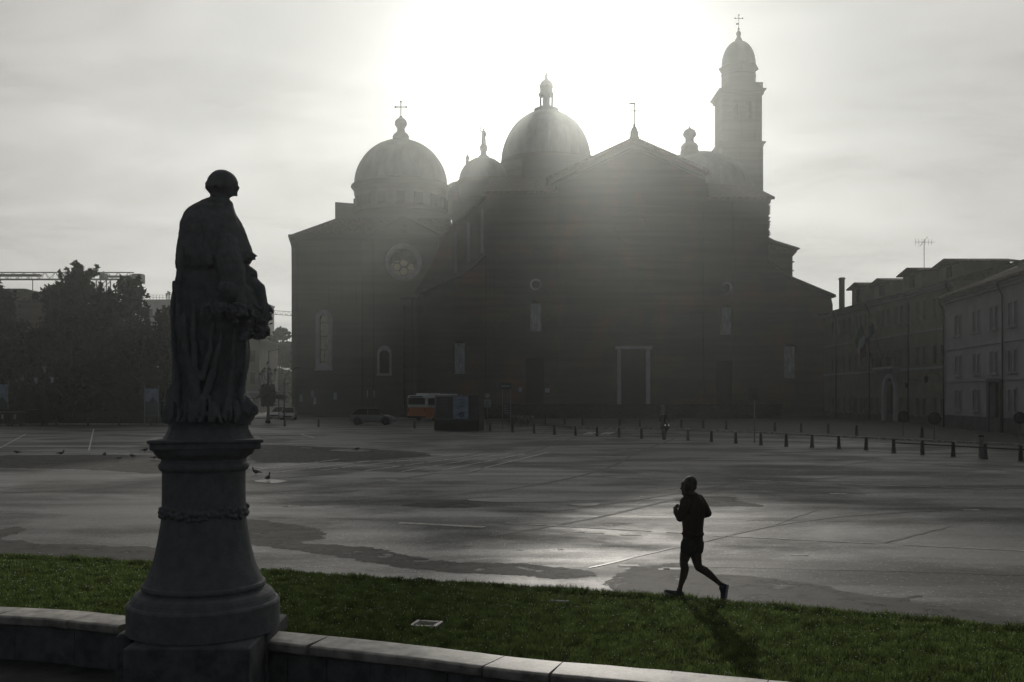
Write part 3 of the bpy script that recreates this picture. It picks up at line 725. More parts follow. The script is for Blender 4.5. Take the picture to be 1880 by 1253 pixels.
def shoe(heel, toe, up, nm='shoe'):
    ax = (toe-heel); ln = ax.length; ax.normalize(); up = (up-ax*up.dot(ax)).normalized(); sd = ax.cross(up)
    Mx = Matrix(((ax.x, sd.x, up.x, heel.x), (ax.y, sd.y, up.y, heel.y), (ax.z, sd.z, up.z, heel.z), (0, 0, 0, 1)))
    q = MB(); stn = [(0, .030, .085), (.15, .040, .10), (.3, .038, .105), (.45, .042, .08), (.6, .047, .062), (.78, .048, .05), (.92, .038, .04), (1.0, .018, .028)]
    vs = []; fs = []; n = 14
    for (t, hw, h) in stn:
        for k in range(n):
            a = 2*PI*k/n; vs.append(Mx @ Vector((t*ln, hw*math.cos(a), .018+h/2+(h/2)*math.sin(a))))
    for i in range(len(stn)-1):
        for k in range(n): a = i*n+k; b_ = i*n+(k+1) % n; fs.append((a, b_, b_+n, a+n))
    fs.append(tuple(reversed(range(n)))); fs.append(tuple(range((len(stn)-1)*n, len(stn)*n))); q.add(vs, fs)
    o = q.build(nm, M_shoe, jog, smooth=True)
    q = MB(); vs = []; fs = []; out_ = [(-.01, .0), (0, .032), (.15, .042), (.35, .036), (.6, .046), (.8, .048), (.95, .036), (1.02, .0)]
    loop = [(t*ln, h) for t, h in out_]+[(t*ln, -h) for t, h in out_[-2:0:-1]]; nl = len(loop)
    for zz_, sc in ((-.004, .93), (.004, 1), (.022, 1.03), (.026, .98)):
        for (a, h) in loop: vs.append(Mx @ Vector((a+(.012 if zz_ < 0 and a > ln*.9 else 0), h*sc, zz_+.012*max(0, a/ln-.8)*5*.4)))
    for i in range(3):
        for k in range(nl): a = i*nl+k; b_ = i*nl+(k+1) % nl; fs.append((a, b_, b_+nl, a+nl))
    fs.append(tuple(range(nl))); fs.append(tuple(range(3*nl, 4*nl))); q.add(vs, fs); q.build('sole', M_sole, o, smooth=30.0)
shoe(J(376, 1086, -.06), J(240, 1030, -.07), Vector((.25, -.1, 1)))
shoe(J(745, 982, .08), J(722, 1112, .08), Vector((-1, -.25, .1)))
c = MB()
c.ball(J(450, 195), (50.5*ju, 60.5*ju, 52*ju), u=24, w_=18); c.ball(J(462, 224), (36*ju, 50*ju, 34*ju), u=20, w_=12)
sculpt(c, 'hair', M_hair, jog, .006, 1)
# ------------------------------------------------------------------ basilica
D0 = 140.0
bas = thing('basilica', 'huge brick basilica with rough unfinished gabled front and several domes', 'church', (X(1163, D0), D0, 0))
def pp(pts, d): return [(X(a, d), Z(b, d)) for a, b in pts]
def arch(px, hw, ytop, ybot, d, n=10):           # arched outline in world (x, z)
    cx = X(px, d); r = hw*d/F; zt = Z(ytop, d); zb = Z(ybot, d)
    return [(cx-r, zb), (cx+r, zb)]+[(cx+r*math.cos(PI*k/n), zt-r+r*math.sin(PI*k/n)) for k in range(n+1)]
def rect(x0, x1, y0, y1, d): return [(X(x0, d), Z(y1, d)), (X(x1, d), Z(y1, d)), (X(x1, d), Z(y0, d)), (X(x0, d), Z(y0, d))]
def disc(px, py, r, d, n=24): return [(X(px, d)+r*d/F*math.cos(2*PI*k/n), Z(py, d)+r*d/F*math.sin(2*PI*k/n)) for k in range(n)]
def frame(name, outline, hole, y0, y1, m, parent):
    q = MB(); q.prism(outline, y0, y1, [hole]); return q.build(name, m, parent)
zg = -.3
gz = HOR+(CAMZ+.3)*F/D0
# central facade: openings cut through the wall
door_c = rect(1139, 1187, 642, 743, D0); ocl = disc(983.5, 523, 8, D0); ocr = disc(1332.5, 529, 8, D0)
wl = arch(983.5, 11.5, 552, 609, D0); wr = arch(1333, 11, 560, 615, D0); dl = rect(965, 998, 657, 741, D0); dr = rect(1315, 1348, 662, 744, D0)
q = MB(); q.prism(pp([(892, gz), (892, 352), (1022, 350), (1018, 334), (1163, 259), (1292, 317), (1302, 362), (1411, 364), (1411, gz)], D0), D0, D0+1.6,
                  [door_c, ocl, ocr, wl, wr, dl, dr])
q.build('facade_wall', M_brick, bas)
# body of the nave and aisles behind (closes the gable volume)
q = MB(); q.prism(pp([(892, gz), (892, 352), (1411, 364), (1411, gz)], D0), D0+1.6, D0+26); q.build('nave_wall', M_brick, bas)
q = MB(); q.prism(pp([(1022, 349), (1022, 334), (1163, 259), (1292, 317), (1302, 361)], D0), D0+1.6, D0+30); q.build('upper_nave_wall', M_brick, bas)
# shallow buttress strips and toothed brick ends
q = MB()
for px in (1030, 1296, 1350, 903):
    q.box(X(px-5, D0), X(px+5, D0), D0-.35, D0+.01, -.3, Z(372 if px > 1290 else 360, D0))
for k in range(46):
    z = Z(440, D0)+k*.135; q.box(X(1410, D0), X(1410, D0)+random.choice((.12, .3, .42)), D0+.2, D0+1.4, z, z+.10)
for k in range(3): q.box(X(1395, D0), X(1412+k*3, D0), D0-.1*k, D0+1.4, Z(374-k*4, D0), Z(371-k*4, D0))
q.build('buttress', M_brick, bas)
# projecting horizontal brick courses on the facade
q = MB(); rows = []
z = 1.5
while z < 29:
    z += random.uniform(.26, .5); x0 = X(895, D0)
    while x0 < X(1408, D0)-1:
        ln = random.uniform(1, 7); x1 = min(x0+ln, X(1408, D0)); th = random.uniform(.04, .07)
        ok = all(not (min(p[0] for p in h)-.5 < x1 and max(p[0] for p in h)+.5 > x0 and min(p[1] for p in h)-.5 < z < max(p[1] for p in h)+.5) for h in (door_c, ocl, ocr, wl, wr, dl, dr))
        if ok and random.random() < .8: q.box(x0, x1, D0-random.uniform(.03, .07), D0-.002, z, z+th)
        x0 = x1+random.uniform(.1, 1.5)
q.build('brick_course', M_brick, bas)
def roof_slab(poly, y0, y1, nm, m=M_tile): q = MB(); q.prism(poly, y0, y1); return q.build(nm, m, bas)
def gable(d, pts, th, y0, y1, nm='gable_roof', m=M_tile):       # folded roof sheet through pts
    a = pp(pts, d); return roof_slab(a+[(x, z-th) for x, z in reversed(a)], y0, y1, nm, m)
gable(D0, [(1003, 328), (1163, 254), (1300, 314)], .45, D0-1.0, D0+34)
# stacked cornice lines under the verge
q = MB()
for k, o_ in enumerate((6, 10)):
    a = pp([(1012, 333+o_), (1163, 262+o_), (1294, 318+o_)], D0); q.prism(a+[(x, z-.2) for x, z in reversed(a)], D0-.45+.15*k, D0-.003)
q.build('cornice', M_brick2, bas)
def sloped(p, nm, m=M_tile):                  # thick sheet from 4 corners
    q = MB(); v = [Vector(a) for a in p]; v2 = [a-Vector((0, 0, .35)) for a in v]
    q.add(v+v2, [(0, 1, 2, 3), (7, 6, 5, 4), (0, 4, 5, 1), (1, 5, 6, 2), (2, 6, 7, 3), (3, 7, 4, 0)]); return q.build(nm, m, bas)
sloped([(X(886, D0), D0-.5, Z(353, D0)), (X(1024, D0), D0-.5, Z(351, D0)), (X(1003, 152), 152, Z(326, 152)), (X(900, 152), 152, Z(326, 152))], 'aisle_roof')
sloped([(X(1296, D0), D0-.5, Z(364, D0)), (X(1421, D0), D0-.5, Z(363, D0)), (X(1385, 154), 154, Z(343, 154)), (X(1290, 154), 154, Z(336, 154))], 'aisle_roof')
# octagonal louvres in the upper facade: blocked round opening
q = MB(); q.prism(disc(1161, 418, 31, D0, 32), D0-.12, D0-.003, [disc(1161, 418, 27, D0, 32)]); q.build('blind_oculus', M_brick, bas)
# main portal
po = MB(); po.prism(rect(1133, 1193, 636, 743, D0), D0-.35, D0+.3, [rect(1139.5, 1186.5, 643, 743.01, D0)]) if False else None
fr = MB(); fr.box(X(1133, D0), X(1140, D0), D0-.3, D0+.5, Z(743, D0), Z(642.2, D0)); fr.box(X(1186, D0), X(1193, D0), D0-.3, D0+.5, Z(743, D0), Z(642.2, D0))
fr.box(X(1129, D0), X(1197, D0), D0-.45, D0+.4, Z(642, D0), Z(636, D0))
dd = MB(); dd.box(X(1140.3, D0), X(1185.7, D0), D0+.7, D0+.9, Z(743, D0), Z(642.4, D0))
for k in range(2):
    for j in range(4): dd.box(X(1143+k*22, D0), X(1160+k*22, D0), D0+.62, D0+.699, Z(740-j*24.5, D0), Z(720-j*24.5, D0))
door = dd.build('portal', M_dark, bas); door['label'] = 'tall main doorway in a pale stone surround'; fr.build('surround', M_trim, door)
for (hole, x0, x1, y0, y1) in ((dl, 965, 998, 657, 741), (dr, 1315, 1348, 662, 744)):
    q = MB(); q.box(X(x0, D0)+.01, X(x1, D0)-.01, D0+.8, D0+.95, Z(y1, D0), Z(y0, D0)-.01)
    for k in range(2):
        for j in range(3): q.box(X(x0+3+k*15, D0), X(x0+15+k*15, D0), D0+.74, D0+.799, Z(y1-4-j*26, D0), Z(y1-25-j*26, D0))
    q.build('side_door', M_dark, bas)
for (px, py) in ((983.5, 523), (1332.5, 529)):
    q = MB(); q.prism(disc(px, py, 10.5, D0), D0-.15, D0+.4, [disc(px, py, 7.6, D0)]); o = q.build('round_window', M_trim, bas)
    q = MB(); q.prism(disc(px, py, 8, D0), D0+.9, D0+.95); q.build('pane', M_glass, o)
def panel_window(px, hw, y0, y1, d, depth=.35):
    q = MB(); q.box(X(px-hw, d), X(px+hw, d), d+depth, d+depth+.06, Z(y1, d), Z(y0, d)); o = q.build('tall_window', M_pan, bas)
    q = MB()
    for s in (-hw, -hw/3, hw/3, hw-1): q.box(X(px+s, d), X(px+s+1, d), d+depth-.05, d+depth-.003, Z(y1, d), Z(y0, d))
    q.box(X(px-hw-1, d), X(px+hw+1, d), d+depth-.25, d+depth+.1, Z(y1+1.6, d), Z(y1+.03, d))
    q.build('frame', M_cop, o)
    q = MB(); q.box(X(px-hw-.5, d), X(px+hw+.5, d), d+depth+.2, d+depth+.3, Z(y1, d), Z(y0-9, d)); q.build('backing', M_dark, o)
panel_window(984, 10.5, 557, 608, D0); panel_window(1333.5, 10, 564, 614.5, D0)
# low outer aisles
for side in (0, 1):
    if side == 0: pts = [(775, gz), (777, 538), (797, 528), (866, 494), (891.5, 470), (891.5, gz)]; cx = 844; yt, yb = 626, 687
    else: pts = [(1411.5, gz), (1411.5, 482), (1455, 513), (1528, 546), (1531, 560), (1532, gz)]; cx = 1450.5; yt, yb = 632, 695
    q = MB(); q.prism(pp(pts, D0), D0+.5, D0+22, [arch(cx, 11.5, yt-1, yb, D0+.5)]); q.build('outer_aisle_wall', M_brick, bas)
    q = MB(); a = pp(pts[1:5] if side == 0 else pts[1:4], D0); a = [(x+(-.4 if i == 0 and side == 0 else 0)+(.5 if i == len(a)-1 and side else 0), z) for i, (x, z) in enumerate(a)]
    q.prism(a+[(x, z+.35) for x, z in reversed(a)], D0-.1, D0+22.5); q.build('outer_aisle_roof', M_tile, bas)
    panel_window(cx, 9.7, yt+4, yb-1, D0+.5)
# right hand polygonal side chapel behind
d = 150
q = MB(); q.prism(pp([(1405, gz), (1405, 446), (1455, 462), (1455, gz)], d), d, d+14); q.build('side_chapel_wall', M_brick2, bas)
q = MB(); q.lathe([(X(1411, d)*0+4.6, 0), (4.9, .35), (5.2, .5), (5.2, .75), (.2, 3.9)], c=(X(1405, d), d+5, Z(462, d)), seg=8); q.build('side_chapel_roof', M_tile, bas)
q = MB(); a = pp([(1404, 438), (1466, 457), (1466, 459), (1404, 444)], d); q.prism(a, d-.8, d+14)
for k in range(9): q.box(X(1408+k*5.4, d), X(1410.5+k*5.4, d), d-.5, d-.003, Z(455+k*1.2, d), Z(449+k*1.5, d))
for k in range(3): q.box(X(1455, d), X(1462-2.5*k, d), d-.3, d+13, Z(464+k*3, d), Z(461.5+k*3, d))
q.box(X(1455, d), X(1458, d), d-.1, d+13, Z(482, d), Z(480, d)); q.box(X(1455, d), X(1457.5, d), d-.1, d+13, Z(498, d), Z(496.5, d))
q.build('side_chapel_cornice', M_brick2, bas)
# receding north side of the nave with tall strips, buttress slope
d = 148
q = MB(); q.prism(pp([(748, gz), (748, 560), (790, 490), (816, 432), (868, 385), (897, 356), (900, gz)], d), d, d+10); q.build('nave_side_wall', M_brick, bas)
q = MB(); a = pp([(812, 436), (816, 428), (868, 380), (900, 351)], d); q.prism(a+[(x, z-.45) for x, z in reversed(a)], d-.7, d+11); q.build('buttress_coping', M_tile, bas)
for px, y0, y1, dd_ in ((836.5, 428, 502, .0), (860, 409, 484, .0), (885, 384, 466, .0)):
    q = MB(); q.prism(arch(px, 2.4, y0, y1, d), d-.35, d-.004, [arch(px, 1.2, y0+1.5, y1-1, d)]); o = q.build('lancet_window', M_trim, bas)
    q = MB(); q.prism(arch(px, 1.15, y0+1.7, y1-1.2, d), d-.12, d-.01); q.build('pane', M_pan, o)
q = MB()
for px in (741, 755, 764): q.box(X(px-1.6, d-1), X(px+1.6, d-1), d-1.4, d-.2, 0, Z(548 if px > 742 else 560, d-1))
q.box(X(736, d-1), X(770, d-1), d-1.7, d+.01, Z(548, d-1), Z(541, d-1)); q.box(X(738, d-1), X(768, d-1), d-.2, d+3, 0, Z(549, d-1))
q.build('corner_pilaster', M_brick2, bas)
# transept with pediment, rose window, arched windows
d = 160
rose = disc(741, 482, 25, d, 36); w1 = arch(595, 8, 577, 668, d); w2 = arch(706, 9, 643, 686, d)
gd = HOR+(CAMZ+.3)*F/d
q = MB(); q.prism(pp([(537, gd), (535, 455), (532, 440), (822, 440), (822, gd)], d), d, d+1.2, [rose, w1, w2]); q.build('transept_wall', M_brick2, bas)
q = MB(); q.prism(pp([(537, gd), (535, 440), (822, 440), (822, gd)], d), d+3.5, d+32); q.build('transept_body', M_brick2, bas)
q = MB(); q.prism(pp([(537, gd), (535, 440), (539, 440), (541, gd)], d), d+1.2, d+3.5); q.prism(pp([(818, gd), (818, 440), (822, 440), (822, gd)], d), d+1.2, d+3.5); q.prism(pp([(541, 446), (541, 440), (818, 440), (818, 446)], d), d+1.2, d+3.5); q.build('transept_return_wall', M_brick2, bas)
q = MB()                    # cornice with dentils and corbelled corner
for k, (y0, y1, o_) in enumerate(((432, 435, .75), (435, 438, .45), (441, 443, .3))): q.box(X(531+k*1.5, d), X(824, d), d-o_, d+3, Z(y1, d), Z(y0, d)-.004)
for k in range(7): q.box(X(530.5+k*.9, d), X(536, d), d-.6+.07*k, d+30, Z(437+k*3.4, d), Z(433.6+k*3.4, d)-.01)
for k in range(56): q.box(X(540+k*5, d), X(542.6+k*5, d), d-.42, d-.003, Z(440.6, d), Z(438.2, d))
q.build('transept_cornice', M_brick2, bas)
q = MB(); a = [(672, 430), (741, 393), (816, 431)]; A = pp(a, d); tym = pp([(678, 431.5), (741, 399), (809, 431.5)], d)
q.prism(A+[(x, z-.5) for x, z in reversed(A)], d-.8, d+3.4)
for k in range(13):
    t = (k+.5)/13
    for (p0, p1) in ((a[0], a[1]), (a[1], a[2])):
        x = p0[0]+(p1[0]-p0[0])*t; y = p0[1]+(p1[1]-p0[1])*t+6; q.box(X(x-1.3, d), X(x+1.3, d), d-.5, d-.05, Z(y+2.5, d), Z(y, d))
q.prism(disc(743, 419, 7, d), d-.35, d-.01, [disc(743, 419, 4.5, d)])
q.build('pediment', M_brick2, bas)
q = MB(); q.prism(tym, d, d+3.2); q.build('tympanum', M_brick2, bas)
q = MB(); q.prism(pp([(537, 431), (618, 402), (660, 402), (824, 402), (824, 431)], d+4), d+3.6, d+32); q.build('transept_roof', M_tile, bas)
q = MB(); q.prism(pp([(619, 410), (619, 375.5), (652, 378), (652, 410)], d+10), d+8, d+20); q.box(X(652, d+10), X(825, d+10), d+8, d+26, Z(420, d+10), Z(398, d+10)); q.build('stair_block', M_brick2, bas)
# pilasters, plinth band, string course
q = MB()
for px in (541, 660, 681, 800): q.box(X(px-5, d), X(px+5, d), d-.3, d-.003, 0, Z(444, d))
q.box(X(536, d), X(822, d), d-.45, d-.301, Z(708, d), Z(703, d)); q.box(X(536, d), X(822, d), d-.4, d-.301, 0, Z(752, d))
for px in (556, 590, 640): q.prism(rect(px-14, px+14, 455, 560, d), d-.08, d-.003, [rect(px-12, px+12, 458, 557, d)])
q.build('pilaster', M_brick2, bas)
q = MB(); q.prism(disc(741, 482, 34, d, 40), d-.35, d+.3, [disc(741, 482, 27.5, d, 40)]); q.prism(disc(741, 482, 27.3, d, 40), d-.1, d+.3, [disc(741, 482, 24.5, d, 40)])
rs = q.build('rose_window', M_trim, bas)
q = MB(); y = d+.5
rr = [(741, 482, 8)]+[(741+15.5*math.cos(PI/3*k+PI/6), 482+15.5*math.sin(PI/3*k+PI/6), 8) for k in range(6)]
for (a, b_, r_) in rr: q.prism(disc(a, b_, r_+.9, d, 6), y-.15, y+.15, [disc(a, b_, r_-.5, d, 6)])
q.build('tracery', M_iron, rs)
q = MB(); q.prism(disc(741, 482, 24.8, d, 36), d+.8, d+.85); q.build('pane', M_glass, rs)
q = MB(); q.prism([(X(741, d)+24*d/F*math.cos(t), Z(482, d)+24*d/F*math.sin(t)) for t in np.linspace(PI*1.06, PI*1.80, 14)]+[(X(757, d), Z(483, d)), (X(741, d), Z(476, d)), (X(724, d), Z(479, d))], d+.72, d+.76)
o = q.build('painted_daylight_pane', M_dayglow, rs); o['label'] = 'lower lights with daylight from behind painted in as a pale yellow glow'
q = MB(); q.prism(arch(595, 15.5, 569, 680, d), d-.2, d+.2, [arch(595, 8, 577, 668, d)]); q.box(X(578, d), X(612, d), d-.5, d-.2, Z(681, d), Z(678, d)); tw = q.build('arched_window', M_trim, bas)
q = MB(); q.prism(arch(595, 8, 577, 668, d), d+.8, d+.85); q.build('pane', M_dayglow2, tw)
q = MB()
for y_ in (592, 617, 642, 664): q.box(X(587, d), X(603, d), d+.6, d+.75, Z(y_+1.2, d), Z(y_, d))
q.box(X(594.3, d), X(595.7, d), d+.6, d+.75, Z(668, d), Z(642, d)); q.build('glazing_bar', M_iron, tw)
q = MB(); q.prism(arch(706, 13, 635, 688, d), d-.2, d+.2, [arch(706, 9, 643, 686, d)]); q.box(X(692, d), X(720, d), d-.4, d-.2, Z(690, d), Z(687, d)); tw = q.build('arched_window', M_trim, bas)
q = MB(); q.prism(arch(706, 9, 643, 686, d), d+.8, d+.85); q.build('pane', M_glass, tw)
for px, y_ in ((574, 722), (578, 735), (616, 726), (677, 722), (685, 722), (553, 730)):
    q = MB(); q.box(X(px-3, d), X(px+3, d), d-.12, d-.003, Z(y_+8, d), Z(y_-5, d)); o = q.build('crypt_window', M_pan, bas)
# domes
def lathe_px(q, cx, d, pr, seg=48, **k): q.lathe([(r*d/F, Z(y, d)) for r, y in pr], c=(X(cx, d), d, 0), seg=seg, **k)
def dome(cx, d, r, ys, yt, drum, lantern, ribs=32, a_pow=1.0, cross=None, seg=96, name='dome', ell=None):
    q = MB(); n = 16; pr = []
    for k in range(n+1):
        t = PI/2*k/n; pr.append((max(.5, r*math.cos(t)), ys-(ys-yt)*math.sin(t)))
    lathe_px(q, cx, d, pr, seg, rib=lambda a: .012 if (a*ribs/(2*PI)) % 1 < .18 else 0)
    dm = q.build(name, M_lead, bas, smooth=20.0)
    if drum: q = MB(); lathe_px(q, cx, d, drum, 48); q.build('drum', M_brick2, dm, smooth=30.0)
    if lantern: q = MB(); lathe_px(q, cx, d, lantern, 24); q.build('lantern', M_lead, dm, smooth=30.0)
    if cross:
        q = MB(); y0, y1, ya, hw = cross; k = d/F
        q.box(X(cx, d)-.09, X(cx, d)+.09, d-.09, d+.09, Z(y0, d), Z(y1, d)); q.box(X(cx-hw, d), X(cx+hw, d), d-.08, d+.08, Z(ya, d)-.07, Z(ya, d)+.09)
        for a, b_ in ((cx-hw, ya), (cx+hw, ya), (cx, y1)): q.ball((X(a, d), d, Z(b_, d)), .2, u=8, w_=6)
        q.ball((X(cx, d), d, Z(y0, d)), .32, u=10, w_=8); q.build('cross', M_iron, dm)
    return dm
ld = dome(736, 178, 84, 342, 257, [(84, 420), (84, 398), (86, 397), (86, 394), (84, 393), (83.5, 366), (85, 360), (85, 354), (88, 350), (91, 346), (90, 344), (85, 342), (84, 340)],
     [(16, 262), (16.5, 258), (14.5, 257), (15.5, 252), (13, 247), (8, 243), (7, 239), (7, 236), (10.5, 231), (11.5, 228), (10, 222), (6, 218), (2, 216), (.5, 214)], cross=(216, 187, 197, 10))
q = MB()
for k in range(16):
    a = 2*PI*k/16+.1; Mx = Matrix.Translation((X(736, 178), 178, 0)) @ Matrix.Rotation(a, 4, 'Z'); r = 83.8*178/F
    q.box(r-.1, r+.18, -.75, .75, Z(388, 178), Z(368, 178), M=Mx)
q.build('drum_window', M_dark, ld)
dome(1003, 235, 82, 300, 203, [(84, 352), (84, 322), (88, 318), (90, 314), (90, 311), (86, 308), (86, 303), (84, 300), (82, 298)], None, ribs=24, name='dome')
md = [o for o in bas.children if o.name.startswith('dome')][-1]
q = MB(); lathe_px(q, 1003, 235, [(21, 214), (23, 206), (23, 201), (20, 200), (14, 199), (14, 197)], 24)
kk = 235/F
for k in range(8):
    a = 2*PI*(k+.5)/8; q.tube([(X(1003, 235)+11.5*kk*math.cos(a), 235+11.5*kk*math.sin(a), Z(199, 235)), (X(1003, 235)+11.5*kk*math.cos(a), 235+11.5*kk*math.sin(a), Z(176, 235))], .27, 8)
lathe_px(q, 1003, 235, [(14, 177), (14.5, 172), (12, 170), (11.5, 163), (13.5, 161), (13, 157), (9, 150), (4, 146), (3, 142), (4, 139), (2, 135), (.5, 130)], 24)
q.build('lantern', M_lead, md, smooth=30.0)
q = MB(); q.tube([(X(1003, 235), 235, Z(199, 235)), (X(1003, 235), 235, Z(176, 235))], 5*kk, 12); q.build('lantern_core', M_lead, md)
dome(888, 188, 45, 335, 289, [(45, 370), (45, 342), (48, 338), (48, 334), (45, 333)], [(9.5, 292), (10, 288), (6, 285), (5, 280), (7.5, 275), (7, 269), (4, 265), (2.6, 262), (2.2, 261)])
dome(842, 192, 30, 362, 334, [(30, 400), (30, 366), (33, 362), (32, 360)], [(4, 338), (3, 333), (1, 331)])
dome(1283, 176, 100, 362, 281, [(100, 420), (100, 366), (103, 362), (100, 360)], None)
q = MB(); lathe_px(q, 1266, 172, [(13, 290), (17, 281), (16.5, 277), (15, 275), (16, 270), (13, 265), (8, 262), (7.5, 256), (8, 254), (11.5, 250), (12, 246), (10, 241), (6, 238), (2, 236), (.5, 232)], 24)
q.build('lantern', M_lead, [o for o in bas.children if o.name.startswith('dome')][-1], smooth=30.0)
q = MB(); q.box(X(1298, 168), X(1400, 168), 168, 184, 0, Z(372, 168)); q.box(X(900, 165), X(1110, 165), 165, 186, 0, Z(345, 165)); q.box(X(905, 226), X(1100, 226), 226, 250, 0, Z(340, 226)); q.box(X(960, 180), X(1180, 180), 180, 226, 0, Z(330, 200)); q.box(X(830, 182), X(930, 182), 182, 196, 0, Z(368, 182)); q.build('crossing_wall', M_brick2, bas)
def tiny_figure(px, d, yb, yt, nm, m=M_lead, arm=False):
    q = MB(); h = Z(yt, d)-Z(yb, d); x, z = X(px, d), Z(yb, d)
    q.chain([((x, d, z), .17*h), ((x, d, z+.45*h), .13*h), ((x, d, z+.72*h), .14*h), ((x, d, z+.82*h), .05*h)]); q.ball((x, d, z+.92*h), .075*h)
    if arm: q.chain([((x-.1*h, d, z+.75*h), .05*h), ((x-.22*h, d, z+.85*h), .04*h), ((x-.2*h, d, z+1.02*h), .03*h)]); q.caps((x-.34*h, d, z+1.03*h), (x-.12*h, d, z+1.06*h), .03*h, .03*h)
    q.chain([((x+.13*h, d, z+.72*h), .05*h), ((x+.17*h, d, z+.52*h), .04*h), ((x+.05*h, d, z+.48*h), .035*h)])
    return sculpt(q, nm, m, bas, h*.02, 1)
tiny_figure(888, 188, 263, 236, 'roof_statue', arm=True); tiny_figure(858, 190, 303, 283, 'roof_statue')
q = MB(); q.tube([(X(858, 190), 190, Z(330, 190)), (X(858, 190), 190, Z(303, 190))], .35, 8); q.build('statue_pedestal', M_brick2, bas)
# gable finial with weathervane
q = MB(); dq = D0+.5; lathe_px(q, 1164.5, dq, [(9, 256), (9, 252), (7.5, 251), (7.5, 242), (6, 241), (5.5, 238), (3.5, 234), (2, 232), (2.4, 230), (2, 228), (.5, 226)], 16); fi = q.build('gable_finial', M_brick2, bas)
q = MB(); q.tube([(X(1165, dq), dq, Z(228, dq)), (X(1165, dq), dq, Z(189, dq))], .09, 6); q.box(X(1155, dq), X(1175.5, dq), dq-.06, dq+.06, Z(205, dq), Z(203.2, dq)); q.box(X(1155, dq), X(1165, dq), dq-.05, dq+.05, Z(192, dq), Z(189, dq)); q.ball((X(1165, dq), dq, Z(200, dq)), .1); q.build('weathervane', M_iron, fi)
# terrace, steps, low wall in front of the facade
q = MB(); q.box(X(905, 136), X(1405, 136), 134, D0-.36, -.3, Z(744, D0)-.02)
for k in range(5): q.box(X(1125, 136), X(1200, 136), 134-.4*(k+1), 134-.4*k-.001, -.3, Z(744, D0)-.02-.28*(k+1))
q.build('terrace', M_wall, bas)
for px, y_, w_ in ((955, 716, 3), (1004.5, 717, 4)):
    q = MB(); q.box(X(px-w_, D0), X(px+w_, D0), D0-.18, D0-.12, Z(y_+4, D0), Z(y_-4, D0)); q.build('notice', M_pan, bas)
# bell tower
dt = 196; bt = thing('bell_tower', 'tall square bell tower with arched belfry and small cupola rising behind the church', 'tower', (X(1355, dt), dt, 0))
hwm = 36.8*dt/F
T = lambda px: X(1354.5+(px-1354.5)*.81, dt)
rectT = lambda x0, x1, y0, y1, d: [(T(x0), Z(y1, d)), (T(x1), Z(y1, d)), (T(x1), Z(y0, d)), (T(x0), Z(y0, d))]
q = MB(); q.box(T(1309), T(1400), dt-hwm, dt+hwm, 0, Z(272, dt)); 
for px in (1313, 1354, 1396): q.box(T(px-4), T(px+4), dt-hwm-.25, dt-hwm-.002, 0, Z(274, dt))
q.build('shaft', M_brick2, bt)
ops = [arch(px, 5.5, 196, 228, dt) for px in (1343.5, 1367)]
q = MB(); q.prism(rectT(1311, 1399, 180, 270, dt), dt-hwm+.3, dt-hwm+1.2, ops); q.prism(rectT(1311, 1399, 180, 270, dt), dt+hwm-1.2, dt+hwm-.3, ops)
q.box(T(1311), T(1311)+.9, dt-hwm+1.2, dt+hwm-1.2, Z(270, dt), Z(180, dt)); q.box(T(1399)-.9, T(1399), dt-hwm+1.2, dt+hwm-1.2, Z(270, dt), Z(180, dt))
for px in (1314, 1326, 1355, 1385, 1396): q.box(T(px-1.6), T(px+1.6), dt-hwm, dt-hwm+.29, Z(268, dt), Z(190, dt))
q.build('belfry', M_brick2, bt)
q = MB(); q.box(T(1320), T(1390), dt-1.5, dt+1.5, Z(270, dt), Z(230, dt)); q.box(T(1353), T(1357), dt-.4, dt+4, Z(232, dt), Z(190, dt)); q.build('bell_frame', M_dark, bt)
q = MB()
for (y0, y1, e) in ((270, 272, 6), (272, 274.5, 3.5), (276, 278, 1.5), (174.5, 177, 6.5), (177, 179.5, 4), (181, 184, 2), (284, 286, .8), (290, 292, .8)):
    x0, x1 = T(1309-e), T(1400+e); q.box(x0, x1, dt-(x1-x0)/2, dt+(x1-x0)/2, Z(y1, dt), Z(y0, dt)-.003)
q.build('cornice', M_brick2, bt)
q = MB(); x0, x1 = T(1311), T(1399); q.prism([(x0, Z(174, dt)), (x1, Z(174, dt)), (T(1388), Z(163, dt)), (T(1322), Z(163, dt))], dt-4, dt+4)
q.build('parapet', M_brick2, bt)
q = MB()
for k in range(5): q.tube([(T(1388+k*3), dt-hwm+.4, Z(174, dt)), (T(1388+k*3), dt-hwm+.4, Z(164, dt))], .12, 6)
q.box(T(1386), T(1401), dt-hwm+.15, dt-hwm+.65, Z(164, dt), Z(162, dt)); q.build('balustrade', M_brick2, bt)
q = MB(); lathe_px(q, 1356, dt, [(31.5, 176), (31.5, 142), (32.5, 140), (31.5, 138), (31.5, 132), (34, 130), (37, 127.5), (36, 126), (32, 125)], 8); q.build('lantern_drum', M_brick2, bt)
q = MB(); lathe_px(q, 1356, dt, [(31*math.cos(PI/2*k/14)**.9 if k < 14 else 1, 122-46*math.sin(PI/2*k/14)) for k in range(15)], 32); cu = q.build('cupola', M_lead, bt, smooth=30.0)
q = MB(); lathe_px(q, 1356, dt, [(8, 80), (7.5, 76), (5, 71), (3.5, 68), (4, 65), (4.8, 62), (3, 58), (1.2, 56), (2.2, 53.5), (1, 51), (.4, 49)], 16); q.build('finial', M_lead, cu, smooth=30.0)
q = MB(); q.tube([(X(1356.5, dt), dt, Z(50, dt)), (X(1356.5, dt), dt, Z(28, dt))], .07, 6); q.box(X(1349.5, dt), X(1363.5, dt), dt-.05, dt+.05, Z(34.6, dt), Z(33.6, dt)); q.box(X(1351, dt), X(1356, dt), dt-.04, dt+.04, Z(46, dt), Z(43, dt))
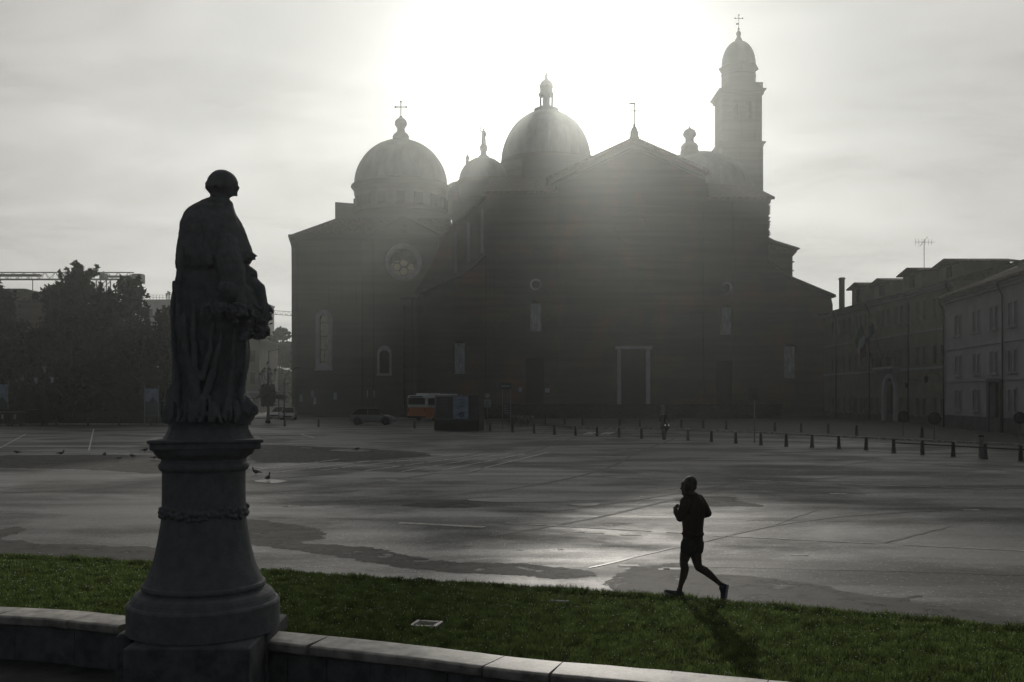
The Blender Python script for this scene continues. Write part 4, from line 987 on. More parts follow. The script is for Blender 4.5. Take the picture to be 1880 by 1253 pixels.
for a, b_ in ((1349.5, 34), (1363.5, 34), (1356.5, 28)): q.ball((X(a, dt), dt, Z(b_, dt)), .16, u=8, w_=6)
q.build('cross', M_iron, cu)
# ------------------------------------------------------------------ buildings at the right
def building(nm, lab, p0, p1, H, rows, cols, winw, base_h, courses, m, skip=(), eave=.7, back=14, ridge=(6, 2.6), extra_holes=()):
    p0 = Vector(p0); p1 = Vector(p1); ln = (p1-p0).length; dr = (p1-p0).normalized(); rz = math.atan2(dr.y, dr.x)
    t = thing(nm, lab, 'building', (p0.x, p0.y, 0), rz)
    holes = []; wins = []
    for ri, (z0, z1) in enumerate(rows):
        for ci, s in enumerate(cols):
            if (ri, ci) in skip: continue
            h = [(s-winw/2, z0), (s+winw/2, z0), (s+winw/2, z1), (s-winw/2, z1)]; holes.append(h); wins.append((s, z0, z1))
    holes += [h for h, *_ in extra_holes]
    q = MB(); q.prism([(0, -.3), (ln, -.3), (ln, H), (0, H)], 0, .45, holes); q.build('front_wall', m, t, world=False)
    q = MB(); q.box(.001, ln-.001, .9, back, -.3, H-.01); q.box(0, .4, .45, .899, -.3, H-.01); q.box(ln-.4, ln, .45, .899, -.3, H-.01); q.box(.4, ln-.4, .45, .899, H-.6, H-.01); q.build('rear_wall', m, t, world=False)
    q = MB(); rd, rh = ridge; zz = H
    pr = [(-eave, zz+.02), (rd, zz+rh), (back+.4, zz+.02), (back+.4, zz-.2), (rd, zz+rh-.25), (-eave, zz-.2)]
    v = [(-.4, y, z) for y, z in pr]+[(ln+.4, y, z) for y, z in pr]; n = 6
    q.add(v, [tuple(range(n)), tuple(reversed(range(n, 2*n)))]+[(i, i+n, (i+1) % n+n, (i+1) % n) for i in range(n)])
    q.add([(-.05, 0, H-.02), (-.05, back, H-.02), (-.05, rd, H+rh-.3), (.3, 0, H-.02), (.3, back, H-.02), (.3, rd, H+rh-.3)], [(0, 2, 1), (3, 4, 5), (0, 1, 4, 3), (1, 2, 5, 4), (2, 0, 3, 5)])
    q.add([(ln-.3, 0, H-.02), (ln-.3, back, H-.02), (ln-.3, rd, H+rh-.3), (ln+.05, 0, H-.02), (ln+.05, back, H-.02), (ln+.05, rd, H+rh-.3)], [(0, 2, 1), (3, 4, 5), (0, 1, 4, 3), (1, 2, 5, 4), (2, 0, 3, 5)])
    q.build('roof', M_tile, t, world=False)
    q = MB()
    for (z, hh, pr_) in courses: q.box(0, ln, -pr_, -.003, z, z+hh)
    q.build('string_course', M_pl2, t, world=False)
    q = MB(); q.box(-.06, ln+.06, -.08, -.004, -.3, base_h); q.build('plinth', M_plb, t, world=False)
    for (s, z0, z1) in wins:
        q = MB(); a = winw/2
        q.prism([(s-a-.12, z0-.12), (s+a+.12, z0-.12), (s+a+.12, z1+.14), (s-a-.12, z1+.14)], -.06, -.002, [[(s-a, z0), (s+a, z0), (s+a, z1), (s-a, z1)]]); q.box(s-a-.2, s+a+.2, -.2, -.061, z0-.16, z0-.05)
        o = q.build('window', m, t, world=False)
        q = MB(); q.box(s-a, s+a, .25, .3, z0, z1); q.box(s-.03, s+.03, .2, .249, z0, z1); q.box(s-a, s+a, .2, .249, z0+(z1-z0)*.6, z0+(z1-z0)*.6+.06); q.build('pane', M_glass, o, world=False)
    return t, ln
# far building, parallel to the view
xf = 43.0
far_cols = [138-d_ for d_ in (100, 101.8, 104.5, 106.2, 108.8, 110.6, 112.2, 114.5, 116.0, 117.8, 119.6, 121.6, 123.4, 125.2, 127.4, 129.6, 131.8, 134.2)]
ph = [(138-115.0, 0.02), (138-112.2, 0.02), (138-112.2, 3.6)]+[(138-113.6+1.4*math.cos(PI*k/8), 3.6+1.4*math.sin(PI*k/8)) for k in range(1, 8)]+[(138-115.0, 3.6)]
bf, lnf = building('long_building', 'long ochre three storey building with arched portal, balcony and flags', (xf, 138), (xf, 97.6), 14.2, [(.95, 2.7), (6.2, 8.1), (11.0, 12.85)], far_cols, .66, .9,
                  [(5.7, .25, .12), (9.6, .15, .08), (13.6, .2, .3), (13.82, .28, .5)], M_pl1, skip=((0, 6), (0, 7)), extra_holes=((ph,),), ridge=(7, 2.1), back=15)
def arch_l(cx, hw, zt, zb=0.02, n=10): return [(cx-hw, zb), (cx+hw, zb)]+[(cx+hw*math.cos(PI*k/n), zt-hw+hw*math.sin(PI*k/n)) for k in range(n+1)]
q = MB(); q.prism(arch_l(24.4, 2.1, 5.5, .0), -.35, -.003, [arch_l(24.4, 1.45, 5.05, -.01)]); o = q.build('portal', M_trim, bf, world=False); o['label'] = 'arched doorway with pale stone surround'
q = MB(); q.box(23, 25.8, .44, .5, 0, 5); q.build('door_leaf', M_dark, o, world=False)
q = MB(); q.box(21.2, 27.4, -1.1, -.004, 5.98, 6.2)
for s in (21.6, 24.3, 27): q.prism([(s-.12, 5.4), (s+.12, 5.4), (s+.12, 5.97), (s-.12, 5.97)], -.9, -.004)
o = q.build('balcony', M_trim, bf, world=False)
q = MB()
for k in range(26): q.tube([(21.3+k*.24, -1.05, 6.2), (21.3+k*.24, -1.05, 7.2)], .02, 5)
for a in (21.3, 27.3):
    for k in range(4): q.tube([(a, -.1-k*.26, 6.2), (a, -.1-k*.26, 7.2)], .02, 5)
q.box(21.25, 27.35, -1.09, -1.02, 7.2, 7.26); q.build('railing', M_iron, o, world=False)
def downpipe(t, s, H):
    q = MB(); q.tube([(s, -.55, H), (s, -.5, H-.3), (s, -.14, H-1.0), (s, -.14, 0)], .07, 8); q.build('downpipe', M_iron, t, world=False)
for s in (5.5, 17.8, 29.6, 39.9): downpipe(bf, s, 14.0)
for k, (d_, h_) in enumerate(((131.5, 3.1), (123.5, 2.7), (114.3, 2.8), (104.8, 2.5))):        # dormers
    s = 138-d_; q = MB(); q.box(s, s+5.2, 1.6, 6.5, 14.3, 14.2+h_-.35)
    q.build('dormer', M_pl1, bf, world=False)
    q = MB(); zt = 14.2+h_; v = []
    pr = [(-.5, zt-.35), (2.6, zt+.25), (5.7, zt-.35), (5.7, zt-.5), (2.6, zt+.1), (-.5, zt-.5)]
    q.prism([(s+a, z) for a, z in pr], 1.0, 7.5); q.box(s+.001, s+5.199, 1.59, 6.4, zt-.52, zt-.36); dm_ = [o for o in bf.children if o.name.startswith('dormer')][-1]; q.build('dormer_roof', M_tile, dm_, world=False)
    q = MB(); q.box(s+2, s+3.2, 1.52, 1.597, 15.0, 14.2+h_-.6); q.build('dormer_window', M_glass, dm_, world=False)
for (s, y, z0, z1, w_) in ((2.5, 1.2, 14.0, 18.9, .55), (22.2, 3, 15, 17.6, .4)):
    q = MB(); q.box(s, s+w_*1.3, y, y+w_, z0, z1); q.box(s-.08, s+w_*1.3+.08, y-.08, y+w_+.08, z1-.25, z1-.1); q.build('chimney', M_pl1, bf, world=False)
q = MB(); s, y = 27.6, 2.4; q.tube([(s, y, 16), (s, y, 20.2)], .035, 6)
q.tube([(s-.1, y-1, 19.9), (s-.1, y+1.2, 19.9)], .02, 5)
for k in range(6): q.tube([(s-.1, y-.9+k*.35, 19.5+.02*k), (s-.1, y-.9+k*.35, 20.3-.02*k)], .015, 5)
q.tube([(s, y-.5, 19.4), (s, y+.4, 20.5)], .02, 5); q.build('aerial', M_iron, bf, world=False)
# near building
dr_ = Vector((.116, 1)).normalized(); pA = Vector((39.15, 90.8)); pB = pA-dr_*46
def sd_of(px): 
    dd_ = 28.66/((px-940)/F-.116); return (Vector((39.1+(dd_-90)*.116, dd_))-pA).length
pairs = []
for px in (1760.5, 1794, 1826, 1860.5): s = sd_of(px); pairs += [s-.55, s+.55]
s = pairs[-1]+.55
while s < 44: s += 4.1; pairs += [s-1.1+.55, s+.55]
pairs = [p for p in pairs if p < 45.4]
sdoor = sd_of(1828); skipn = [(0, i) for i, p in enumerate(pairs) if abs(p-sdoor) < 2.0]
dh = [(sdoor-1.1, .02), (sdoor+1.1, .02), (sdoor+1.1, 4.0), (sdoor-1.1, 4.0)]
bn, lnn = building('plain_building', 'pale grey three storey building with paired narrow windows at the right edge', pA, pB, 11.8, [(1.75, 3.4), (4.75, 6.35), (8.2, 9.9)], pairs, .44, 1.25,
                   [(4.15, .2, .1), (7.0, .14, .08), (11.2, .2, .25), (11.42, .25, .45)], M_pl2, skip=skipn, extra_holes=((dh,),), ridge=(7.5, 3.3), back=15)
q = MB(); q.prism([(sdoor-1.5, 0), (sdoor+1.5, 0), (sdoor+1.5, 4.3), (sdoor-1.5, 4.3)], -.14, -.003, [[(sdoor-1.09, -.01), (sdoor+1.09, -.01), (sdoor+1.09, 4.0), (sdoor-1.09, 4.0)]]); o = q.build('doorway', M_plb, bn, world=False)
q = MB(); q.box(sdoor-1.08, sdoor+1.08, .4, .46, 0, 4); q.build('door_leaf', M_dark, o, world=False)
for s in (.35, sd_of(1845)): downpipe(bn, s, 11.6)
q = MB(); s = sd_of(1874); q.box(s, s+1.1, 2.6, 3.5, 12, 15.4); q.box(s-.1, s+1.2, 2.5, 3.6, 15.1, 15.25)
for k in range(3): q.tube([(s+.2+.35*k, 3, 15.4), (s+.2+.35*k, 3, 15.75)], .1, 8)
q.build('chimney', M_pl1, bn, world=False)
q = MB()
for (a, b_) in ((7.5, 3.6), (12.5, 4.2)): q.box(a, a+1.1, b_, b_+.9, 11.8+b_/7.5*3.3+.10, 11.8+b_/7.5*3.3+.55)
q.build('skylight', M_metal, bn, world=False)
# wall lanterns between them
def wall_lantern(p, out_, lab):
    t = thing('wall_lantern', lab, 'lantern', p, 0); q = MB()
    q.tube([(0, 0, .2), (out_*.5, 0, .45), (out_, 0, .3)], .03, 6); q.build('bracket', M_iron, t, world=False)
    q = MB(); q.lathe([(.10, -.5), (.22, 0), (.24, .02), (.05, .2), (.02, .28)], c=(out_, 0, 0), seg=6); q.build('lamp_head', M_glass, t, world=False)
wall_lantern((39.0, 91.2, 4.6), -1.3, 'black wall lantern on a bracket at the corner between the two buildings')
wall_lantern((43.0-.05, 105.3, 4.3), -1.5, 'black wall lantern on the ochre building right of the balcony')
# flags
def flag(nm, lab, s, cols, droop):
    loc = Vector((xf-1.1, 138-s, 7.0)); t = thing(nm, lab, 'flag', loc, 0); q = MB(); tip = Vector((-1.2, .3*droop, 4.2)); q.tube([(0, 0, 0), tip], .035, 6); q.ball(tip, .08, u=8, w_=6); q.build('pole', M_iron, t, world=False)
    for k, c_ in enumerate(cols):
        q = MB(); n = 8; a0 = 1-.19*k; vs = []; fs = []
        for side in (0, .02):
            for i in range(n+1):
                for j in range(5):
                    u_ = a0-.19*j/4*1.0; v_ = i/n; b_ = tip*u_
                    vs.append((b_.x-.5*v_+.12*math.sin(v_*9+u_*8), b_.y+droop*.75*v_+.12*math.sin(u_*20+v_*5)+side, b_.z-2.0*v_*(1.05-.1*u_)))
        m_ = (n+1)*5
        for i in range(n):
            for j in range(4): a = i*5+j; fs.append((a, a+1, a+6, a+5)); fs.append((a+m_, a+m_+5, a+m_+6, a+m_+1))
        q.add(vs, fs); q.build('cloth_stripe' if len(cols) > 1 else 'cloth', c_, t, world=False)
flag('national_flag', 'green, white and red flag hanging from the balcony pole', 21.6, [mat('flag_green', (.03, .12, .06)), mat('flag_white', (.4, .4, .42)), mat('flag_red', (.12, .03, .03))], 1.1)
flag('blue_flag', 'dark blue flag hanging limply beside the tricolour', 24.8, [mat('flag_blue', (.02, .03, .09))], .5)
# ------------------------------------------------------------------ left background buildings
def simple_building(nm, lab, px0, px1, ytop, d, depth, m, nwin=5, nrow=3, roof=0, parapet=True):
    x0, x1 = X(px0, d), X(px1, d); H = Z(ytop, d)
    t = thing(nm, lab, 'building', ((x0+x1)/2, d, 0)); holes = []; W = []
    for r in range(nrow):
        for k in range(nwin):
            cx = x0+(x1-x0)*(k+.5)/nwin; w_ = min(1.3, (x1-x0)/nwin*.4); z0 = 1.2+r*(H-1)/nrow; z1 = z0+min(2, (H/nrow)*.55); holes.append([(cx-w_/2, z0), (cx+w_/2, z0), (cx+w_/2, z1), (cx-w_/2, z1)])
    q = MB(); q.prism([(x0, -.3), (x1, -.3), (x1, H), (x0, H)], d, d+.4, holes); q.build('front_wall', m, t)
    q = MB(); q.box(x0, x1, d+.8, d+depth, -.3, H-.01); q.box(x0, x1, d+.4, d+.8, H-.5, H-.01); q.box(x0, x0+.3, d+.4, d+.8, -.3, H-.5); q.box(x1-.3, x1, d+.4, d+.8, -.3, H-.5); q.build('rear_wall', m, t)
    for h in holes: q = MB(); q.box(h[0][0], h[1][0], d+.2, d+.26, h[0][1], h[2][1]); q.build('window', M_glass, t)
    if roof:
        q = MB(); n_ = [(x0-.8, H), (x1+.8, H), (x1+.8, H+.15), (x1-(x1-x0)*.3, H+roof), (x0+(x1-x0)*.3, H+roof), (x0-.8, H+.15)]; q.prism(n_, d-.7, d+depth+.5); q.build('roof', M_tile, t)
    elif parapet: q = MB(); q.box(x0-.2, x1+.2, d-.2, d+depth, H-.003, H+.35); q.build('parapet', m, t)
    return t
simple_building('villa', 'brownish house with low hipped tile roof behind the trees at far left', -60, 98, 552, 150, 12, M_brick, 4, 3, roof=1.7)
fb = simple_building('office_block', 'pale flat-roofed block with roof railing seen between the trees and the statue', 262, 470, 553, 235, 18, M_pl2, 8, 6)
q = MB(); d = 235; H = Z(553, d)+.35
for k in range(22): q.tube([(X(268+k*6, d), d+.4, H), (X(268+k*6, d), d+.4, H+1.1)], .04, 5)
for z in (.55, 1.1): q.tube([(X(268, d), d+.4, H+z), (X(394, d), d+.4, H+z)], .035, 5)
q.build('railing', M_iron, fb)
q = MB()
for px, hh in ((303, 1.6), (306, 2.1), (309, 1.9)): q.tube([(X(px, d), d+1, H), (X(px, d), d+1, H+hh)], .12, 6); q.box(X(px-1, d), X(px+1, d), d+.8, d+1.2, H+hh-.8, H+hh)
q.build('aerial', M_iron, fb)
simple_building('dark_block', 'dark flat-topped building just left of the statue', 299, 380, 569, 190, 14, M_pl1, 4, 5)
simple_building('corner_building', 'tall narrow plastered building right of the statue beside the hazy gap', 400, 476, 626, 176, 14, M_pl1, 3, 3)
simple_building('far_building', 'low hazy building closing the gap below the distant trees', 455, 640, 690, 262, 12, M_pl1, 9, 2, roof=1.2)
t = thing('garden_wall', 'dark garden wall behind the trunks of the left trees', 'wall', (X(120, 140), 140, 0)); q = MB(); q.box(X(-160, 140), X(400, 140), 140, 140.5, -.3, 4.2); q.build('masonry', M_brick, t); q = MB(); q.box(X(-160, 140), X(400, 140), 139.9, 140.6, 4.2, 4.35); q.build('coping', M_tile, t)
# awning
d = 165; t = thing('awning', 'grey shop awning with vertical stripes beside the statue base', 'awning', (X(462, d), d, 0)); q = MB(); x0, x1 = X(446, d), X(482, d)
q.prism([(x0, Z(722, d)), (x1, Z(722, d)), (x1, Z(718, d)), (x0, Z(718, d))], d, d+3); q.build('canopy', M_pan, t)
q = MB()
for k in range(10): a = x0+(x1-x0)*k/9; q.box(a, a+.08, d+.1, d+.2, 0, Z(722, d))
for k in range(9): a = x0+(x1-x0)*k/9; q.box(a+.08, a+.34, d-.05, d+.0, Z(731, d), Z(722, d))
q.build('post', M_metal, t)
# cranes
def crane(lab, d, x_mast, x0, x1, yj, cw=None, h=1.4, lift=0):
    t = thing('tower_crane', lab, 'crane', (X(x_mast, d), d, 0)); z = Z(yj, d); q = MB()
    xm = X(x_mast, d); a, b_ = X(x0, d), X(x1, d); n = int(abs(b_-a)/2)
    fz = lambda x: z+lift*(x-xm)
    for yy in (-.6, .6): q.tube([(a, d+yy, fz(a)), (b_, d+yy, fz(b_))], .11, 5)
    q.tube([(a, d, fz(a)+h), (b_, d, fz(b_)+h)], .12, 5)
    for k in range(n):
        u0 = a+(b_-a)*k/n; u1 = a+(b_-a)*(k+.5)/n; u2 = a+(b_-a)*(k+1)/n
        for yy in (-.6, .6): q.tube([(u0, d+yy, fz(u0)), (u1, d, fz(u1)+h), (u2, d+yy, fz(u2))], .06, 4)
    q.build('jib', M_crane, t); q = MB(); m_ = 1.0
    for sx in (-m_, m_):
        for sy in (-m_, m_): q.tube([(xm+sx, d+sy, -.3), (xm+sx, d+sy, z)], .14, 5)
    zz_ = 0
    while zz_ < z-2:
        for sy in (-m_, m_): q.tube([(xm-m_, d+sy, zz_), (xm+m_, d+sy, zz_+2)], .08, 4)
        zz_ += 2
    q.tube([(xm-.6, d, z), (xm, d, z+4.0 if not cw else z+1.6), (xm+.6, d, z)], .14, 5); q.build('mast', M_crane, t)
    if cw:
        q = MB(); q.box(X(cw[0], d), X(cw[1], d), d-1, d+1, Z(cw[3], d), Z(cw[2], d)); q.box(X(cw[0]-10, d), X(cw[0], d), d-.6, d+.6, Z(cw[2]+8, d), Z(cw[2]+3, d)); q.build('counterweight', M_crane, t)
        q = MB(); q.box(X(186, d), X(195, d), d-1, d+1, Z(514, d), Z(503, d)); q.build('cab', M_crane, t)
        q = MB(); q.box(X(-40, d), X(75, d), d-.5, d+.5, Z(508, d), Z(504, d)); q.box(X(198, d), X(248, d), d-.4, d+.4, Z(510, d), Z(506.5, d)); q.build('jib_panel', M_crane, t)
        q = MB(); q.tube([(X(60, d), d, Z(513, d)), (X(60, d), d, Z(547, d))], .09, 4); q.box(X(60, d)-.3, X(60, d)+.3, d-.3, d+.3, Z(549, d), Z(546, d)); q.build('hoist_rope', M_iron, t)
    return t
crane('tower crane with long jib and blocky counterweight above the trees at left', 200, 190, -120, 246, 513.5, cw=(245, 263, 504, 521))
crane('thin distant crane jib between the statue and the church', 400, 590, 470, 610, 584, h=1.5, lift=-.075)
# ------------------------------------------------------------------ trees
M_bark = mat('bark', (.04, .035, .03), .9, .3, 8)
M_ced = leaf_mat('cedar_needles', (.020, .028, .016), .4, .12)
M_lf = leaf_mat('broad_leaves', (.035, .05, .02), .4, .3)
def clumps(q_pts, size, n, stretch=1.0):
    c = np.asarray(q_pts); idx = np.random.randint(0, len(c), n); base = c[idx]
    u_ = np.random.normal(size=(n, 3)); u_ /= np.linalg.norm(u_, axis=1)[:, None]; w_ = np.cross(u_, np.random.normal(size=(n, 3))); w_ /= np.linalg.norm(w_, axis=1)[:, None]
    s = size*np.random.uniform(.5, 1.4, n)[:, None]; a = u_*s*stretch; b_ = w_*s*.42
    V = np.stack([base-a*.5-b_*.2, base-b_*.9+a*.1, base+a, base+b_*.9+a*.1], 1).reshape(-1, 3)
    return V
def leaf_obj(name, V, m, parent, off):
    n = len(V)//4; me = bpy.data.meshes.new(name); me.vertices.add(len(V)); me.vertices.foreach_set('co', (V-off).ravel())
    me.loops.add(n*4); me.loops.foreach_set('vertex_index', np.arange(n*4, dtype=np.int32)); me.polygons.add(n); me.polygons.foreach_set('loop_start', np.arange(n, dtype=np.int32)*4)
    me.materials.append(m); me.update(calc_edges=True); o = bpy.data.objects.new(name, me); COL.objects.link(o); o.parent = parent; return o
def cedar(px, d, ytop, wpx, lab, n=9000, seed=1, low=.12):
    rs = np.random.RandomState(seed); np.random.seed(seed); x, H, Wd = X(px, d), Z(ytop, d), wpx*d/F
    t = thing('cedar_tree', lab, 'tree', (x, d, 0), 0, 'trees at the left'); q = MB()
    q.tube([(x+.3*math.sin(k), d+.2*math.cos(k*2), H*k/8*.97) for k in range(9)], [.5-.055*k for k in range(9)], 8); pts = []; tips = []
    nb = 62
    for k in range(nb):
        f = low+(1-low)*(k+.5)/nb; z = H*f*.95; L_ = Wd*(1.05-f)**.6*rs.uniform(.5, 1.12); a = rs.uniform(0, 2*PI)
        if f > .9: L_ *= .8
        up = rs.uniform(-.02, .28)*L_; p0 = Vector((x, d, z)); p1 = Vector((x+L_*.5*math.cos(a), d+L_*.5*math.sin(a), z+up*.7)); p2 = Vector((x+L_*math.cos(a), d+L_*math.sin(a), z+up*.6+rs.uniform(-.5, .5)))
        q.tube([p0, p1, p2], [.12, .07, .02], 5)
        m_ = max(5, int(L_*5))
        for j in range(m_):
            s = (j+1)/m_; c = p0.lerp(p1, s*2) if s < .5 else p1.lerp(p2, s*2-1)
            for _ in range(6):
                sp = .18+.55*(1-abs(s-.55)); pts.append((c.x+rs.normal(0, sp), c.y+rs.normal(0, sp), c.z+rs.normal(0, .22)-abs(rs.normal(0, .35))*.8))
        for j in range(5):           # upright leaders at the branch ends
            c = p2+Vector((rs.normal(0, .5), rs.normal(0, .5), 0)); hh = rs.uniform(.5, 1.5)
            for i in range(7): pts.append((c.x+rs.normal(0, .10), c.y+rs.normal(0, .1), c.z+hh*i/7))
    for i in range(60): pts.append((x+rs.normal(0, .25*(1-i/60)), d+rs.normal(0, .2), H*.93+H*.07*i/60))
    q.build('trunk', M_bark, t, smooth=True)
    leaf_obj('crown', clumps(pts, .34, int(n*2.4), 1.1), M_ced, t, np.array([x, d, 0])); return t
cedar(-8, 118, 512, 75, 'dark conifer cut off by the left edge beside the tiled house', seed=3)
cedar(148, 112, 489, 78, 'tallest dark cedar with spiky top, directly below the crane jib', n=13000, seed=5)
cedar(105, 121, 518, 60, 'dark cedar left of the tallest cedar, rising just above the crane hook', seed=9, n=7000)
cedar(236, 116, 512, 62, 'wide dark cedar with drooping arm below the crane counterweight', n=10000, seed=12)
cedar(192, 106, 540, 60, 'lower cedar in front between the tallest cedar and the drooping one', n=7000, seed=15)
def broad(px, d, ytop, wpx, lab, n, seed, m=M_lf, nm='leafy_tree', grp='trees at the left', zlow=.16, size=.42):
    rs = np.random.RandomState(seed); np.random.seed(seed); x, H, Wd = X(px, d), Z(ytop, d), wpx*d/F
    t = thing(nm, lab, 'tree', (x, d, 0), 0, grp); q = MB(); q.tube([(x, d, 0), (x+.2, d, H*.3), (x, d, H*.6)], [.35, .28, .12], 8); pts = []
    for k in range(26):
        a = rs.uniform(0, 2*PI); f = rs.uniform(zlow, .93); rr = Wd*math.sqrt(max(.08, 1-((f-.5)/.55)**2))*rs.uniform(.25, .85); c = Vector((x+rr*math.cos(a), d+rr*math.sin(a), H*f))
        q.tube([(x, d, H*min(f*.6, .55)), ((x+c.x)/2, (d+c.y)/2, H*f*.85), c], [.12, .07, .03], 5); s = rs.uniform(.10, .2)*H*.7
        for _ in range(120):
            v = rs.normal(size=3); v /= np.linalg.norm(v); v *= s*rs.uniform(.5, 1.1); pts.append((c.x+v[0], c.y+v[1], min(max(c.z+v[2]*.8, .3), H*1.0)))
    q.build('trunk', M_bark, t, smooth=True); leaf_obj('crown', clumps(pts, size, n), m, t, np.array([x, d, 0]))
    return t
lows = [(20, 108, 575, 60, 'bushy dark tree at the left edge behind the bins'), (70, 104, 600, 55, 'dense dark tree behind the triple street lantern'), (130, 100.5, 610, 55, 'low dense tree behind the second bollard from the left edge'),
        (190, 103, 598, 55, 'rounded dark tree behind the third bollard from the left'), (250, 101, 604, 52, 'rounded dark tree directly behind the small banner by the statue'), (305, 108, 560, 40, 'dark tree half hidden by the robe of the statue'), (345, 112, 590, 40, 'dark tree hidden mostly behind the statue')]
for i, (a, b_, c_, w_, lab) in enumerate(lows): broad(a, b_+4, c_, w_, lab, 7000, 30+i, M_ced, zlow=.1)
broad(508, 225, 603, 44, 'hazy leafy tree filling the gap between the statue and the church', 26000, 50, M_lf, zlow=.1, size=.6, grp='trees in the gap'); broad(468, 240, 612, 34, 'hazy leafy tree just right of the statue, behind the gap tree', 20000, 51, M_lf, zlow=.1, size=.6, grp='trees in the gap')
# railing under the trees
t = thing('park_fence', 'low dark railing running along the foot of the dark trees', 'fence', (X(160, 103), 103, 0)); q = MB(); x0, x1 = X(-40, 103), X(330, 103)
for k in range(int((x1-x0)/.16)): q.box(x0+k*.16, x0+k*.16+.03, 103, 103.03, 0, 1.15)
q.build('bars', M_iron, t); q = MB(); q.box(x0, x1, 102.98, 103.05, 1.15, 1.2); q.box(x0, x1, 102.98, 103.05, .12, .16); q.build('rail', M_iron, t)
# hedge before the church
def hedge(px0, px1, d, h, lab, dep=1.6):
    x0, x1 = X(px0, d), X(px1, d); t = thing('hedge', lab, 'hedge', ((x0+x1)/2, d, 0), 0); q = MB(); q.box(x0+.15, x1-.15, d+.15, d+dep-.15, 0, h-.15); q.build('stems', M_bark, t)
    n = int((x1-x0)*420); P_ = np.stack([np.random.uniform(x0, x1, n), d+np.random.rand(n)*dep, np.random.rand(n)*h], 1); k = np.random.rand(n) < .5; P_[k, 1] = d+np.random.rand(k.sum())*.2; k = np.random.rand(n) < .25; P_[k, 2] = h-np.random.rand(k.sum())*.15
    leaf_obj('foliage', clumps(P_, .13, n), M_ced, t, np.array([(x0+x1)/2, d, 0]))
hedge(890, 1215, 127, 1.85, 'long low clipped hedge before the left half of the church front'); hedge(1222, 1436, 127, 1.85, 'clipped hedge before the right half of the church front')
hedge(-60, 335, 103.6, 1.5, 'low dark shrubs along the railing at the foot of the left trees', 1.0)
# ------------------------------------------------------------------ roads, kerbs and markings
def sheet(name, pts, z, m, label=None):
    q = MB(); tr_ = tessellate_polygon([[Vector((a, b_, 0)) for a, b_ in pts]]); q.add([(a, b_, z) for a, b_ in pts], [tuple(t_) for t_ in tr_]); o = q.build(name, m, world=False)
    if o.data.polygons and o.data.polygons[0].normal.z < 0: o.data.flip_normals()
    return struct(o)
M_pave = mat('pavement_stone', (.07, .07, .068), .75, .3, 1.2, .2, 12)
M_road = mat('road_asphalt', (.045, .046, .048), .62, .3, .8, .3, 30, spec=.5)
kerb = [G(1050, 787), G(1262, 789.5), G(1380, 795), G(1480, 800), G(1600, 806), G(1740, 812.5), G(1880, 819.5), G(2200, 836)]
qp = kerb+[(75, 40), (75, 150), (-3, 150), (-3, 122)]
q = MB(); tr_ = tessellate_polygon([[Vector((a, b_, 0)) for a, b_ in qp]]); n = len(qp)
fl = [tuple(t_) for t_ in tr_]; q.add([(a, b_, .12) for a, b_ in qp], fl); o = q.build('pavement', M_pave, world=False); struct(o)
if o.data.polygons[0].normal.z < 0: o.data.flip_normals()
q = MB(); 
for a, b_ in zip(kerb, kerb[1:]):
    t_ = (Vector(b_)-Vector(a)).normalized(); nr_ = Vector((-t_.y, t_.x)); nr_ = nr_ if nr_.y < 0 else -nr_; A, B = Vector(a), Vector(b_)
    q.add([(*A, 0), (*B, 0), (*B, .125), (*A, .125), (*(A+nr_*.22), 0), (*(B+nr_*.22), 0), (*(B+nr_*.22), .125), (*(A+nr_*.22), .125)], [(4, 5, 6, 7), (3, 7, 6, 2), (0, 4, 7, 3), (1, 2, 6, 5)])
struct(q.build('kerb', M_cop, world=False))
def gq(pts): return [G(a, b_) for a, b_ in pts]
def stripe(p0, p1, wd, z=.008, m=M_white, name='road_marking', worn=0):
    a, b_ = Vector(G(*p0)), Vector(G(*p1)); t_ = (b_-a).normalized(); nr_ = Vector((-t_.y, t_.x))*wd/2; q = MB(); L_ = (b_-a).length; s = 0
    while s < L_:
        ln = min(random.uniform(1.2, 5) if worn else L_, L_-s); p, r = a+t_*s, a+t_*(s+ln); w1, w2 = random.uniform(.75, 1), random.uniform(.75, 1)
        q.add([(*(p-nr_*w1), z), (*(r-nr_*w2), z), (*(r+nr_*w2), z), (*(p+nr_*w1), z)], [(0, 1, 2, 3)]); s += ln+(random.uniform(.05, .6) if worn else 0)
    o = q.build(name, m, world=False)
    if o.data.polygons[0].normal.z < 0: o.data.flip_normals()
    return struct(o)
M_seam = mat('tar_seam', (.015, .015, .015), .45, .3, 5, spec=.4); 
def curve_mark(pts, wd, m, z=.0065, name='tyre_track'):
    w_ = smooth_line([G(*p) for p in pts], 8); q = MB(); L_ = []
    for i, p in enumerate(w_):
        a, b_ = Vector(w_[max(i-1, 0)]), Vector(w_[min(i+1, len(w_)-1)]); t_ = (b_-a).normalized(); nn_ = Vector((-t_.y, t_.x))*wd/2*(1+.6*mnoise.noise(Vector((p[0]*.7, p[1]*.7, 1)))); L_ += [(*(Vector(p)-nn_), z), (*(Vector(p)+nn_), z)]
    q.add(L_, [(2*i, 2*i+1, 2*i+3, 2*i+2) for i in range(len(w_)-1)]); o = q.build(name, m, world=False)
    if o.data.polygons[0].normal.z < 0: o.data.flip_normals()
    return struct(o)
def seam(p0, p1, wd, m=None):
    k = 11; curve_mark([(p0[0]+(p1[0]-p0[0])*i/k, p0[1]+(p1[1]-p0[1])*i/k+random.uniform(-.9, .9)) for i in range(k+1)], wd, M_seam, .008, 'tar_seam')
M_worn = mat('worn_paint', (.46, .46, .45), .6, .45, 3, .2, 30)
C5 = lambda x, y: (440+x/2.35, 780+y/2.35); C6 = lambda x, y: (1080+x/2.35, 780+y/2.35)
